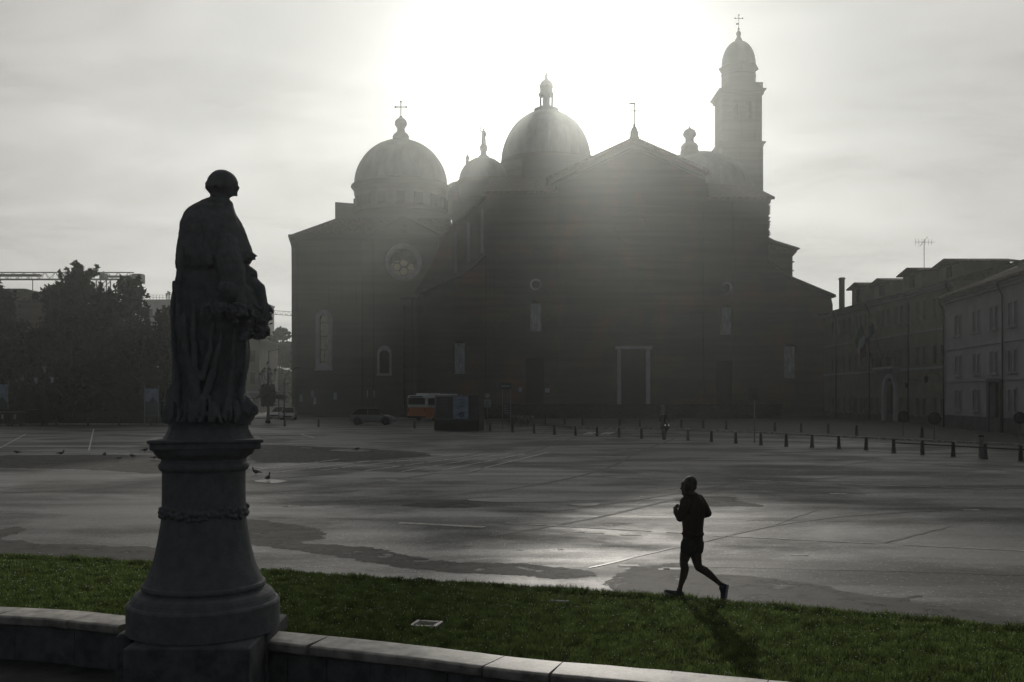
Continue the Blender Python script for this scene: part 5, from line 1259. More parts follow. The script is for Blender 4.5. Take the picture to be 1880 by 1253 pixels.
for a, b_ in (((75, 195), (430, 150)), ((150, 207), (560, 158)), ((350, 197), (930, 130)), ((540, 200), (1040, 131)), ((700, 203), (1175, 121)), ((880, 195), (1230, 126)), ((990, 203), (1330, 120))): stripe(C5(*a), C5(*b_), .15, worn=1, m=M_worn)
for a, b_ in (((820, 205), (1015, 206)), ((265, 42), (320, 56)), ((265, 100), (312, 102)), ((390, 112), (520, 112)), ((1640, 110), (1730, 109))): stripe(C5(*a), C5(*b_), .16, worn=1, m=M_worn)
stripe((77, 832), (298, 832.5), .22, worn=1, m=M_worn); stripe((0, 861), (165, 863.5), .14, worn=1, m=M_worn); stripe((172, 788), (163, 828), .10, m=M_worn); stripe((48, 797), (0, 823), .10, m=M_worn)
stripe((733, 960.5), (889, 968.5), .30, worn=1, m=M_cop); stripe((929, 961), (1255, 979.5), .13, worn=1, m=M_worn); stripe((1310, 984), (1880, 1012), .08, worn=1, m=M_worn)
stripe(C6(650, 239), C6(1200, 260), .10, worn=1, m=M_worn); stripe(C6(1200, 260), C6(1880, 282), .07, worn=1, m=M_worn)
seam((1240, 1039), (1880, 1056), .03); seam((1081, 1043), (1410, 968), .05); seam((1410, 968), (1520, 930), .04); seam((1625, 997), (1750, 966), .05); seam((1370, 955), (1780, 962), .03)
seam((440, 948), (1000, 962), .05); seam((460, 882), (920, 843), .05); seam((0, 898), (290, 884), .05); seam((1100, 842), (1160, 820), .05); seam((470, 922), (1300, 950), .035); seam((1240, 905), (1500, 893), .04)
for (a, b_, l_, w_) in ((1065, 977, .28, .12), (1091, 979, .40, .14), (1159, 982.5, .42, .10), (1155, 1039, .34, .12), (1236, 1045, .34, .1), (1185, 912, .3, .08), (1540, 907, .5, .08), (1600, 909, .3, .08), (1785, 937, .4, .08), (720, 882, .4, .1), (1118, 965, .2, .08), (1220, 1046, .2, .07), (905, 1080, .2, .06), (955, 1010, .12, .06), (1030, 1009, .1, .06), (540, 930, .3, .08), (1470, 1020, .3, .06)):
    x, y = G(a, b_); q = MB(); q.add([(x-l_/2, y-w_, .007), (x+l_/2, y-w_*.8, .007), (x+l_*.45, y+w_, .007), (x-l_*.55, y+w_*.9, .007)], [(0, 1, 2, 3)]); struct(q.build('road_marking', M_worn, world=False))
for a in (1072, 1082, 1104, 1114): stripe((a, 798), (a+14, 793.5), .35, m=M_worn)
for a, b_ in (((955, 787.5), (1100, 789)), ((1110, 789.5), (1240, 790.5)), ((560, 771.5), (690, 771.5)), ((545, 781), (690, 781.5))): stripe(a, b_, .28, worn=1, m=M_worn)
def curve_mark(pts, wd, m, z=.0065, name='tyre_track'):
    w_ = smooth_line([G(*p) for p in pts], 8); q = MB(); L_ = []
    for i, p in enumerate(w_):
        a, b_ = Vector(w_[max(i-1, 0)]), Vector(w_[min(i+1, len(w_)-1)]); t_ = (b_-a).normalized(); nn_ = Vector((-t_.y, t_.x))*wd/2*(1+.4*mnoise.noise(Vector((p[0]*.7, p[1]*.7, 1)))); L_ += [(*(Vector(p)-nn_), z), (*(Vector(p)+nn_), z)]
    q.add(L_, [(2*i, 2*i+1, 2*i+3, 2*i+2) for i in range(len(w_)-1)]); o = q.build(name, m, world=False)
    if o.data.polygons[0].normal.z < 0: o.data.flip_normals()
    return struct(o)
M_track = mat('dark_tyre_track', (.045, .045, .044), .6, .4, 3, .5, 30, spec=.3)
for pts, wd in (([(455, 906), (600, 896), (760, 876), (900, 850), (1000, 822), (1060, 802)], .17), ([(450, 884), (650, 866), (830, 842), (960, 816), (1040, 799)], .14), ([(520, 931), (760, 915), (960, 895), (1110, 862), (1170, 832), (1240, 805)], .18),
                ([(900, 985), (1100, 950), (1300, 905), (1500, 880), (1700, 868)], .13), ([(1020, 940), (1250, 906), (1450, 870), (1620, 845)], .11), ([(1240, 1005), (1330, 985), (1420, 966), (1560, 948), (1780, 935)], .10), ([(0, 905), (150, 900), (300, 884), (460, 878)], .14), ([(1200, 870), (1400, 858), (1650, 850), (1880, 868)], .13), ([(1300, 838), (1500, 842), (1880, 862)], .12)):
    curve_mark(pts, wd, M_track)
# dry rough patches with ragged edges, and thin puddles
M_patch = mat('rough_patch_asphalt', (.05, .047, .043), .72, .4, 2.5, .8, 30, spec=.2, bdist=.01)
M_pud = mat('puddle', (.02, .02, .02), .30, .3, 2, .25, 5, spec=.5)
_t = M_patch.node_tree; _b = _t.nodes['Principled BSDF']; _n = _t.nodes.new('ShaderNodeTexNoise'); _n.inputs['Scale'].default_value = 1.6; _n.inputs['Detail'].default_value = 9; _n.inputs['Roughness'].default_value = .7
_g = _t.nodes.new('ShaderNodeTexCoord'); _t.links.new(_g.outputs['Object'], _n.inputs['Vector']); _m = _t.nodes.new('ShaderNodeMapRange'); _m.inputs[1].default_value = .36; _m.inputs[2].default_value = .47; _m.inputs[3].default_value = .05; _m.inputs[4].default_value = .95
_t.links.new(_n.outputs['Fac'], _m.inputs[0]); _t.links.new(_m.outputs[0], _b.inputs['Alpha'])
def blob(pts, name, m, z, jag=.12, sub=26):
    w_ = [Vector(G(*p)) for p in pts]; n = len(w_); r_ = []
    for i in range(n):
        p0, p1, p2, p3 = w_[i-1], w_[i], w_[(i+1) % n], w_[(i+2) % n]
        for k in range(sub):
            t = k/sub; c = .5*((2*p1)+(p2-p0)*t+(2*p0-5*p1+4*p2-p3)*t*t+(-p0+3*p1-3*p2+p3)*t**3); dd_ = (p2-p1).length
            j = jag*(mnoise.noise(Vector((c.x*1.7, c.y*2.5, z*100)))+.6*mnoise.noise(Vector((c.x*5, c.y*6, 3)))+.5*mnoise.noise(Vector((c.x*13, c.y*15, 7)))); nn_ = Vector((-(p2-p1).y, (p2-p1).x)).normalized(); r_.append(tuple(c+nn_*j*min(1, dd_)))
    return sheet(name, r_, z, m)
blob([(1116, 1068), (1160, 1045), (1255, 1036), (1300, 1052), (1360, 1058), (1430, 1064), (1500, 1074), (1560, 1088), (1640, 1098), (1690, 1094), (1668, 1108), (1760, 1118), (1900, 1142), (2050, 1170), (1990, 1210), (1800, 1170), (1500, 1135), (1300, 1116), (1190, 1100), (1125, 1083)], 'asphalt_patch', M_patch, .005, .14)
blob([(430, 955), (520, 962), (580, 972), (590, 988), (560, 998), (700, 1008), (790, 1030), (900, 1035), (1020, 1042), (1090, 1052), (1040, 1062), (920, 1056), (800, 1048), (700, 1036), (600, 1020), (500, 1005), (430, 990)], 'asphalt_patch', M_patch, .005, .18)
blob([(-60, 985), (30, 968), (36, 980), (10, 990), (120, 1000), (290, 1006), (300, 1034), (180, 1034), (60, 1020), (-60, 1015)], 'asphalt_patch', M_patch, .005, .15)
blob([(1240, 915), (1330, 912), (1360, 920), (1400, 930), (1320, 930), (1260, 924)], 'asphalt_patch', M_patch, .005, .2)
blob([(60, 836), (300, 838), (300, 868), (180, 864), (0, 858), (0, 838)], 'asphalt_patch', M_patch, .005, .25)
blob([(470, 818), (700, 826), (790, 836), (640, 848), (520, 850), (465, 846)], 'asphalt_patch', M_patch, .005, .3)
blob([(740, 928), (820, 922), (870, 926), (880, 932), (800, 934)], 'asphalt_patch', M_patch, .006, .15)
for p_ in ([(858, 918), (930, 915), (1010, 917), (1050, 921), (985, 923), (900, 922)], [(466, 884), (495, 881), (525, 884), (500, 888)], [(605, 827), (650, 825.5), (682, 828), (650, 830)], [(1045, 926), (1098, 925), (1090, 929), (1060, 929)], [(790, 868), (830, 865), (868, 868), (830, 871)]): blob(p_, 'puddle', M_pud, .010, .05, 6)
# ------------------------------------------------------------------ bollards
proto = None
def make_bollard():
    t = thing('bollard', 'x', 'bollard', (0, 0, 0), 0, 'bollards in the near row'); q = MB()
    q.lathe([(.12, 0), (.12, .04), (.105, .06), (.092, .30), (.078, .56), (.086, .58), (.086, .61), (.07, .63)], seg=16); q.build('post', M_boll, t, world=False, smooth=35.0)
    q = MB(); q.lathe([(.066, .63), (.078, .645), (.072, .68), (.045, .705), (.01, .715)], seg=16); q.build('cap', M_boll, t, world=False, smooth=35.0); return t
bol = make_bollard()
nearrow = [(459, 780), (522.5, 783), (585, 784), (761, 787), (900, 792.5), (941, 794), (980.5, 796), (1018, 798.6), (1056.5, 800), (1096, 801.5), (1136.4, 803.4), (1178, 805.5), (1219, 807.7), (1263, 809.5), (1306, 812), (1351, 814.6), (1397, 817.5), (1443.5, 820), (1491, 822), (1540, 824), (1590, 827), (1641, 832), (1693.6, 835), (1750, 838.7), (1809, 843), (1874, 847)]
n = len(nearrow); bpos = []
wordpos = {0: 'stone bollard just right of the statue plinth, leftmost seen past the statue', 1: 'stone bollard in front of the parked white car', 2: 'lone stone bollard between the white car and the dark car', 3: 'stone bollard in front of the orange and white bus', 4: 'stone bollard just right of the advertising box', 12: 'stone bollard in front of the moped wheel'}
for i, (a, b_) in enumerate(nearrow):
    x, y = G(a, b_); bpos.append((x, y))
    if i in wordpos: lab = wordpos[i]
    elif i > 12: lab = f'tapered stone bollard of the near row, {ORD[n-1-i]} from the right edge' if i < n-1 else 'tapered stone bollard of the near row nearest the right edge'
    else: lab = f'small stone bollard of the near row, {ORD[i-5]} right of the one beside the advertising box'
    o = bol if i == 0 else copy_tree(bol)
    o.location = (x, y, 0); o['label'] = lab; o.rotation_euler = (R(random.uniform(-1.5, 1.5)), R(random.uniform(-1.5, 1.5)), random.random()*6)
for i, (a, b_) in enumerate([(103, 781), (161.5, 781.5), (219, 781.5), (277, 781.5)]):
    o = copy_tree(bol, loc=(*G(a, b_), 0), label=f'small dark bollard before the trees, {ORD[i]} to the right of the blue car'); o['group'] = 'bollards before the trees'
farrow = [(1003, 783), (1038, 784), (1071, 785), (1140, 786.5), (1178, 787), (1255, 789), (1296, 790.5), (1339, 793), (1430, 796.5), (1479, 798), (1530, 800), (1583, 803), (1706, 808)]
for i, (a, b_) in enumerate(farrow):
    x, y = G(a, b_-3, .12)
    o = copy_tree(bol, loc=(x, y+1.2, .12), label=f'dark bollard of the far row across the road, {ORD[i]} from its left end'); o['group'] = 'bollards in the far row'
# thin rail threaded through the last bollards at right
t = thing('barrier_rail', 'thin low rail joining the bollards at the right edge', 'rail', (*bpos[21], 0)); q = MB(); q.tube([(x, y, .52) for x, y in bpos[21:]]+[(bpos[-1][0]+6, bpos[-1][1]-3.2, .52)], .035, 6); q.build('bar', M_iron, t)
q = MB()
for x, y in bpos[21:]: q.tube([(x, y-.16, .50), (x, y-.05, .54)], .03, 6)
q.build('clamp', M_iron, t)
t = thing('marker_post', 'square metal post standing beside the second bollard from the right edge', 'post', (*G(1801, 841), 0)); q = MB(); q.bbox(-.09, .09, -.07, .07, 0, 1.0, .01); q.build('shaft', M_metal, t, world=False); q = MB(); q.bbox(-.11, .11, -.09, .09, 1.0, 1.07, .02); q.build('cap', M_iron, t, world=False)
# ------------------------------------------------------------------ signs
M_sign = mat('sign_face', (.35, .36, .37), .5, .1, 3); M_red = mat('sign_red', (.35, .03, .03), .5); M_blue = mat('sign_blue', (.03, .08, .3), .5); M_back = mat('sign_back', (.035, .036, .04), .6, .2, 4)
def round_sign(px, pyb, ztop, lab, r=.3, extra=None, face=M_back, ring=M_iron, z0=0):
    x, y = G(px, pyb, z0); t = thing('road_sign', lab, 'sign', (x, y, z0)); q = MB(); q.tube([(0, 0, 0), (0, 0, ztop)], .035, 8); q.build('post', M_metal, t, world=False)
    q = MB(); n_ = 24; q.prism([(r*math.cos(2*PI*k/n_), ztop-r+r*math.sin(2*PI*k/n_)) for k in range(n_)], -.07, -.05); q.build('plate', face, t, world=False)
    q = MB(); q.prism([(r*math.cos(2*PI*k/n_), ztop-r+r*math.sin(2*PI*k/n_)) for k in range(n_)], -.08, -.071, [[(r*.8*math.cos(2*PI*k/n_), ztop-r+r*.8*math.sin(2*PI*k/n_)) for k in range(n_)]]); q.build('rim', ring, t, world=False)
    if extra == 'panel':
        q = MB(); q.bbox(-.3, .3, -.07, -.045, ztop-2*r-.75, ztop-2*r-.08, .005); q.build('panel', M_sign, t, world=False)
        q = MB()
        for k in range(3): q.box(-.22, .22-.1*k, -.076, -.0705, ztop-2*r-.65+.18*k, ztop-2*r-.6+.18*k)
        q.build('marks', M_back, t, world=False)
    return t
round_sign(895, 789, 3.2, 'pale round sign over a square panel, right of the advertising box', r=.25, extra='panel', face=M_sign, ring=M_red)
round_sign(1715, 806, 1.75, 'dark round sign on a low post before the pale building corner', r=.42, z0=.12)
round_sign(1658, 800, 1.75, 'dark round sign on a low post before the arched portal', r=.40, z0=.12)
round_sign(1871, 813, 1.85, 'dark round sign at the right edge before the far doorway', r=.36, z0=.12)
t = thing('road_sign', 'tall thin sign post with dark square plate before the clipped hedge', 'sign', (*G(1385, 813), 0)); q = MB(); q.tube([(0, 0, 0), (0, 0, 3.4)], .04, 8); q.build('post', M_metal, t, world=False); q = MB(); q.bbox(-.32, .32, -.07, -.045, 2.65, 3.45, .01); q.build('plate', M_back, t, world=False); q = MB(); q.prism([(-.2, 2.8), (.2, 2.8), (0, 3.25)], -.076, -.0705); q.build('symbol', M_iron, t, world=False)
t = thing('bus_stop_sign', 'dark tall bus stop post with narrow panels right of the advertising box', 'sign', (*G(930, 790), 0)); q = MB(); q.tube([(-.35, 0, 0), (-.35, 0, 4.0)], .04, 8); q.tube([(.35, 0, 0), (.35, 0, 4.0)], .04, 8); q.build('post', M_metal, t, world=False); q = MB(); q.bbox(-.55, .4, -.06, .06, 3.5, 4.05, .02); q.bbox(-.32, .32, -.04, .04, 1.2, 2.3, .02); q.build('panel', M_back, t, world=False)
q = MB()
for k in range(4): q.box(-.22, .2-.07*k, -.048, -.041, 1.45+.2*k, 1.5+.2*k)
q.box(-.45, .3, -.068, -.061, 3.72, 3.82); q.build('marks', M_sign, t, world=False)
# bicycles rack / hire bikes beyond the bus stop
def bicycle(x, y, rz, lab):
    t = thing('bicycle', lab, 'bicycle', (x, y, 0), rz, 'bicycles by the bus stop')
    for wx in (-.52, .52):
        q = MB(); q.tube([(wx+.33*math.cos(a), 0, .34+.33*math.sin(a)) for a in np.linspace(0, 2*PI, 21)], .018, 5, cap=False)
        for k in range(8): a = PI*k/8; q.tube([(wx+.32*math.cos(a), 0, .34+.32*math.sin(a)), (wx-.32*math.cos(a), 0, .34-.32*math.sin(a))], .004, 3)
        q.build('wheel', M_rub, t, world=False)
    q = MB()
    for a, b_ in (((-.52, 0, .34), (-.1, 0, .30)), ((-.52, 0, .34), (-.22, 0, .82)), ((-.1, 0, .30), (-.25, 0, .92)), ((-.1, 0, .30), (.36, 0, .78)), ((-.22, 0, .80), (.34, 0, .86)), ((.52, 0, .34), (.32, 0, .98))): q.tube([a, b_], .02, 6)
    q.build('frame', M_iron, t, world=False); q = MB(); q.tube([(.36, -.28, 1.0), (.30, -.15, 1.03), (.32, 0, .98), (.30, .15, 1.03), (.36, .28, 1.0)], .015, 6); q.build('handlebar', M_metal, t, world=False)
    q = MB(); q.ball((-.27, 0, .95), (.13, .07, .035), u=10, w_=6); q.build('saddle', M_rub, t, world=False); q = MB(); q.bbox(.42, .72, -.15, .15, .80, 1.0, .03); q.build('basket', M_metal, t, world=False)
for i in range(5): bicycle(G(937+i*8.5, 783)[0], 96.5+random.uniform(-.3, .3), R(62+random.uniform(-8, 8)), f'parked bicycle with front basket beside the bus stop, {ORD[i]} from the left')
# ------------------------------------------------------------------ advertising box
x0_, y0_ = G(841, 791); ad = thing('advertising_box', 'dark standing advertising box with a dark and a pale blue poster', 'advertising board', (x0_, y0_+1, 0), R(-9)); q = MB(); W_ = 1.92
q.bbox(-W_, W_, -.95, 1.5, 0, .85, .03); q.build('base', M_iron, ad, world=False); q = MB(); q.bbox(-W_+.02, W_, -.9, 1.45, .853, 2.98, .03); q.build('case', M_back, ad, world=False)
q = MB(); q.prism([(-W_+.1, .95), (1.05, .95), (1.05, 2.94), (-W_+.1, 2.94)], -.96, -.905, [[(-W_+.16, 1.02), (.99, 1.02), (.99, 2.87), (-W_+.16, 2.87)]]); q.build('frame', M_metal, ad, world=False)
M_p1 = mat('poster_dark', (.03, .033, .034), .5, .15, 4); M_p2 = mat('poster_blue', (.28, .36, .48), .55, .25, 2.5); M_p3 = mat('poster_ink', (.05, .07, .10), .6, .3, 6)
q = MB(); q.box(-W_+.17, -.32, -.93, -.906, 1.03, 2.86); o = q.build('poster', M_p1, ad, world=False); o['label'] = 'dark poster with rows of small text'
q = MB(); rnd = random.Random(4)
for k in range(10): w_ = rnd.uniform(.5, .9); c_ = -1.05; q.box(c_-w_/2, c_+w_/2, -.935, -.931, 2.70-k*.12, 2.735-k*.12)
q.build('print', mat('poster_text', (.10, .105, .11), .6), o, world=False)
q = MB(); q.box(-.30, .985, -.935, -.906, 1.03, 2.86); o = q.build('poster', M_p2, ad, world=False); o['label'] = 'pale blue poster with dark clustered picture near the bottom'
q = MB()
for k in range(6): w_ = rnd.uniform(.4, .75); q.box(.5-w_/2, .5+w_/2, -.942, -.936, 2.6-k*.12, 2.64-k*.12)
for k in range(26): a, r_ = rnd.uniform(0, 2*PI), rnd.uniform(0, .26); cx_, cz_, s_ = .38+r_*1.3*math.cos(a), 1.4+r_*math.sin(a), rnd.uniform(.03, .08); q.prism([(cx_+s_*math.cos(2*PI*j/7), cz_+s_*math.sin(2*PI*j/7)) for j in range(7)], -.942-.0002*k, -.936)
q.build('print', M_p3, o, world=False)
# ------------------------------------------------------------------ vehicles
def car_paint(name, c): return mat(name, c, .3, .05, 1, spec=.5)
def wheel(t, x, y, r, wd=.2, nm='wheel'):
    q = MB(); Mx = Matrix.Translation((x, y, r)) @ Matrix.Rotation(R(90), 4, 'X'); q.lathe([(r*.62, -wd/2), (r*.92, -wd/2), (r, -wd/2+.03), (r, wd/2-.03), (r*.92, wd/2), (r*.62, wd/2)], seg=28, M=Mx); o = q.build(nm, M_rub, t, world=False, smooth=40.0)
    q = MB(); q.lathe([(r*.60, -wd/2+.02), (r*.6, wd/2-.02)], seg=20, M=Mx)
    for k in range(5):
        a = 2*PI*k/5
        for s in (-1, 1): q.box(-.03, .03, 0, r*.58, -.012, .012, M=Mx @ Matrix.Translation((0, 0, s*(wd/2-.012))) @ Matrix.Rotation(a, 4, 'Z'))
    q.build('rim', M_metal, o, world=False)
def car(nm, lab, cat, loc, rz, prof_low, prof_roof, W_, paint, wheels, r=.34, suv=False, group=None, glass=None):
    # prof_low: (x, z_top of body); prof_roof: side outline of the cabin; x forward
    t = thing(nm, lab, cat, loc, rz, group); q = MB(); n = len(prof_low); vs = []; fs = []
    sec = [(.80, 0), (.97, .10), (1, .42), (.985, .72), (.93, .93), (.80, 1.0)]
    zb = .24 if not suv else .28
    pts = []
    for (x, zt) in prof_low:
        e = min(1, (prof_low[-1][0]-x)/.5+.45, (x-prof_low[0][0])/.4+.55); row = []
        for (wf, zf) in sec: row.append((x, W_/2*wf*(.86+.14*e), zb+(zt-zb)*zf))
        pts.append([(a, -b_, c_) for a, b_, c_ in row]+[(a, b_, c_) for a, b_, c_ in reversed(row)])
    m_ = len(pts[0])
    for row in pts: vs += row
    for i in range(n-1):
        for k in range(m_): a = i*m_+k; b_ = i*m_+(k+1) % m_; fs.append((a, b_, b_+m_, a+m_))
    fs.append(tuple(reversed(range(m_)))); fs.append(tuple(range((n-1)*m_, n*m_))); q.add(vs, fs); q.build('body', paint, t, world=False, smooth=35.0)
    def cab(prof, w0, w1, zlo, zhi):
        vs = []; n_ = len(prof)
        for s in (-1, 1):
            for (x, z) in prof: f = (z-zlo)/(zhi-zlo); vs.append((x, s*(w0+(w1-w0)*f), z))
        return vs, [tuple(range(n_)), tuple(reversed(range(n_, 2*n_)))]+[(i, i+n_, (i+1) % n_+n_, (i+1) % n_) for i in range(n_)]
    zlo, zhi = min(z for x, z in prof_roof), max(z for x, z in prof_roof)
    q = MB(); q.add(*cab(prof_roof, W_/2*.93, W_/2*.70, zlo, zhi)); q.build('cabin', glass or M_glass, t, world=False, smooth=25.0)
    # roof skin and pillars
    q = MB(); top = [p for p in prof_roof if p[1] > zhi-.12]; xs_ = sorted(p[0] for p in top); q.bbox(xs_[0]-.05, xs_[-1]+.05, -W_/2*.72, W_/2*.72, zhi-.025, zhi+.03, .02)
    hull = [p for p in prof_roof]; 
    for s in (-1, 1):
        for (a, b_) in ((hull[0], hull[1]), (hull[-1], hull[-2])):
            f = lambda p: (p[0], s*(W_/2*.93+(W_/2*.70-W_/2*.93)*(p[1]-zlo)/(zhi-zlo)+.008), p[1]); q.tube([f(a), f(b_)], .045, 6)
        xm = (hull[0][0]+hull[-1][0])/2; q.tube([(xm, s*(W_/2*.93+.004), zlo), (xm, s*(W_/2*.70+.01), zhi)], .04, 6); q.tube([(xs_[0], s*(W_/2*.71), zhi), (xs_[-1], s*(W_/2*.71), zhi)], .04, 6)
    q.build('roof', paint, t, world=False)
    for x in wheels:
        for s in (-1, 1):
            wheel(t, x, s*(W_/2-.10), r)
            q = MB(); q.tube([(x+(r+.06)*math.cos(a), s*(W_/2-.02), r+(r+.06)*math.sin(a)) for a in np.linspace(.1, PI-.1, 10)], .045, 6); q.build('wheel_arch', M_rub, t, world=False)
    xf_, xr_ = prof_low[-1][0], prof_low[0][0]; zf_ = prof_low[-2][1]; zr_ = prof_low[1][1]
    for s in (-1, 1):
        q = MB(); q.bbox(xf_-.25, xf_-.03, s*W_*.36-.16, s*W_*.36+.16, zf_-.28, zf_-.12, .04); q.build('headlight', M_metal, t, world=False)
        q = MB(); q.bbox(xr_+.0, xr_+.12, s*W_*.38-.13, s*W_*.38+.13, zr_-.30, zr_-.10, .03); q.build('tail_light', M_red, t, world=False)
        q = MB(); q.bbox(prof_roof[-1][0]-.35, prof_roof[-1][0]-.15, s*(W_/2+.10)-.08, s*(W_/2+.10)+.08, zlo+.02, zlo+.16, .03); q.build('mirror', paint, t, world=False)
    q = MB(); q.bbox(xf_-.05, xf_+.03, -W_*.3, W_*.3, zb+.12, zb+.28, .02); q.build('grille', M_iron, t, world=False)
    q = MB(); q.bbox(xf_+.031, xf_+.04, -.26, .26, zb+.02, zb+.12, .003); q.bbox(xr_-.02, xr_-.005, -.26, .26, zb+.25, zb+.36, .003); q.build('number_plate', M_sign, t, world=False)
    return t
suvp = [(-2.2, .62), (-2.17, .98), (-2.0, 1.08), (-1.2, 1.10), (0, 1.08), (.9, 1.06), (1.5, 1.0), (1.95, .88), (2.2, .72), (2.26, .55)]
suvr = [(-2.08, 1.06), (-1.72, 1.40), (-1.25, 1.62), (-.4, 1.68), (.3, 1.64), (.75, 1.48), (1.28, 1.05)]
P_s = G(682, 781); car('suv', 'dark grey five-door SUV driving right in front of the church transept', 'car', (P_s[0], P_s[1]+.9, 0), 0, suvp, suvr, 1.84, car_paint('grey_car_paint', (.17, .175, .18)), (-1.42, 1.38), .37, True)
hp = [(-2.0, .6), (-1.97, .9), (-1.8, .98), (-.8, .96), (.4, .95), (1.2, .86), (1.75, .72), (2.0, .55), (2.04, .42)]; hr = [(-1.9, .95), (-1.5, 1.30), (-.9, 1.47), (-.1, 1.5), (.45, 1.38), (1.2, .9)]
P_s = G(50, 779.5); car('hatchback', 'dark blue hatchback parked behind the bins at the left edge', 'car', (P_s[0]+.2, P_s[1]+1.5, 0), R(-6), hp, hr, 1.74, car_paint('blue_car_paint', (.05, .11, .17)), (-1.3, 1.28), .31)
for (px, pyb, lab, c_) in ((525, 771.5, 'silver car facing the camera beside the church corner', (.30, .31, .32)), (505, 770, 'white car half hidden behind the silver car, left of it', (.5, .5, .5))):
    P_s = G(px, pyb); car('parked_car', lab, 'car', (P_s[0], P_s[1]+1.5+(1.5 if px == 505 else 0), 0), R(-82 if px == 525 else -100), hp, hr, 1.75, car_paint('paint_%d' % px, c_), (-1.3, 1.28), .31, group='cars by the church corner')
# bus
P_b = G(740, 775.5); bus = thing('bus', 'orange and white city bus standing left of the advertising box', 'bus', (P_b[0]+1.2, P_b[1]+3.2, 0), R(64))
M_or = mat('orange_paint', (.55, .17, .05), .4, .08, 1, spec=.5); M_bw = mat('white_paint', (.7, .71, .71), .4, .1, 1, spec=.5)
L_, W_ = 9.9, 2.5; q = MB(); q.bbox(0, L_, -W_/2, W_/2, .38, 1.62, .06); q.build('lower_body', M_or, bus, world=False)
q = MB(); q.bbox(0.01, L_-.01, -W_/2+.005, W_/2-.005, 1.625, 3.02, .08); q.build('upper_body', M_bw, bus, world=False)
q = MB(); q.bbox(-.02, .03, -1.12, 1.12, 1.95, 2.72, .02); q.build('rear_window', M_glass, bus, world=False)
for k in range(6):
    for s in (-1, 1):
        if s == -1 and k in (1, 4): continue
        q = MB(); q.bbox(.5+k*1.65, 1.95+k*1.65, s*W_/2-.015, s*W_/2+.015, 1.85, 2.68, .008); q.build('window', M_glass, bus, world=False)
for k in (1, 4):
    q = MB(); q.bbox(.55+k*1.65, 1.9+k*1.65, -W_/2-.02, -W_/2+.02, .45, 2.7, .01); o = q.build('door', M_glass, bus, world=False)
    q = MB(); q.box(1.2+k*1.65, 1.25+k*1.65, -W_/2-.035, -W_/2-.021, .45, 2.7); q.build('door_frame', M_bw, o, world=False)
q = MB(); q.bbox(1.2, 4.2, -.85, .85, 3.02, 3.25, .08); q.bbox(6, 8.5, -.7, .7, 3.02, 3.2, .06); q.build('roof_unit', M_bw, bus, world=False)
q = MB(); q.bbox(-.05, .12, -1.2, 1.2, .40, .62, .03); q.build('bumper', M_rub, bus, world=False)
for s in (-1, 1):
    q = MB(); q.bbox(-.03, .02, s*1.05-.09, s*1.05+.09, 1.2, 1.48, .01); q.build('tail_light', M_red, bus, world=False); wheel(bus, 2.3, s*1.08, .48, .28); wheel(bus, 8.2, s*1.08, .48, .28)
q = MB(); q.box(-.012, -.001, -.9, .9, 2.78, 2.92); q.build('display', M_iron, bus, world=False)
# moped with rider
P_m = G(1219, 799); mo = thing('moped', 'dark moped facing the camera on the road beside the bollards', 'moped', (*P_m, 0), R(0)); 
for y_ in (-.62, .62):
    q = MB(); Mx = Matrix.Translation((0, y_, .25)) @ Matrix.Rotation(R(90), 4, 'Y'); q.lathe([(.12, -.05), (.23, -.055), (.25, -.02), (.25, .02), (.23, .055), (.12, .05)], seg=20, M=Mx); q.build('wheel', M_rub, mo, world=False, smooth=40.0)
q = MB(); q.chain([((0, -.62, .30), .10), ((0, -.55, .52), .16)]); q.chain([((0, -.50, .45), .22), ((0, -.48, .78), .20), ((0, -.45, .95), .10)]); q.chain([((0, -.3, .34), .17), ((0, .1, .34), .20), ((0, .55, .48), .22), ((0, .75, .62), .14)]); q.caps((-.22, -.42, .55), (.22, -.42, .55), .14, .14); sculpt(q, 'fairing', M_iron, mo, .02, 2, world=False)
q = MB(); q.chain([((0, .0, .74), .10), ((0, .6, .80), .12)]); q.build('seat', M_rub, mo, world=False, smooth=True)
q = MB(); q.tube([(-.34, -.35, 1.0), (-.15, -.42, .98), (.15, -.42, .98), (.34, -.35, 1.0)], .02, 6); q.build('handlebar', M_iron, mo, world=False)
for s in (-1, 1):
    q = MB(); q.tube([(s*.25, -.38, 1.0), (s*.36, -.38, 1.18)], .01, 5); q.ball((s*.38, -.38, 1.22), (.06, .02, .04), u=8, w_=6); q.build('mirror', M_iron, mo, world=False)
    q = MB(); q.ball((s*.13+.12, -.69, .76), (.035, .03, .03), u=10, w_=8); q.build('headlight', mat('headlight_on', (.8, .8, .8), .2, emit=(.85, 1, .95), estr=1.2), mo, world=False)
ri = thing('person', 'helmeted moped rider in dark clothes facing the camera', 'person', (P_m[0], P_m[1]+.15, .0)); b = MB()
b.chain([((0, .1, .90), .17), ((0, .05, 1.15), .16), ((0, -.02, 1.36), .15)]); b.caps((-.17, -.02, 1.38), (.17, -.02, 1.38), .08, .08); b.chain([((0, -.02, 1.42), .06), ((0, -.05, 1.56), .10)])
for s in (-1, 1):
    b.chain([((s*.2, -.02, 1.36), .07), ((s*.30, -.15, 1.14), .055), ((s*.30, -.48, 1.02), .04)]); b.ball((s*.3, -.52, 1.01), (.05, .05, .04), u=10, w_=8)
    b.chain([((s*.1, .08, .88), .10), ((s*.20, -.30, .80), .075), ((s*.17, -.28, .40), .05)]); b.caps((s*.17, -.22, .36), (s*.17, -.44, .36), .05, .04)
sculpt(b, 'body', mat('dark_clothes', (.015, .015, .018), .9, .3, 8), ri, .018, 2, world=False)
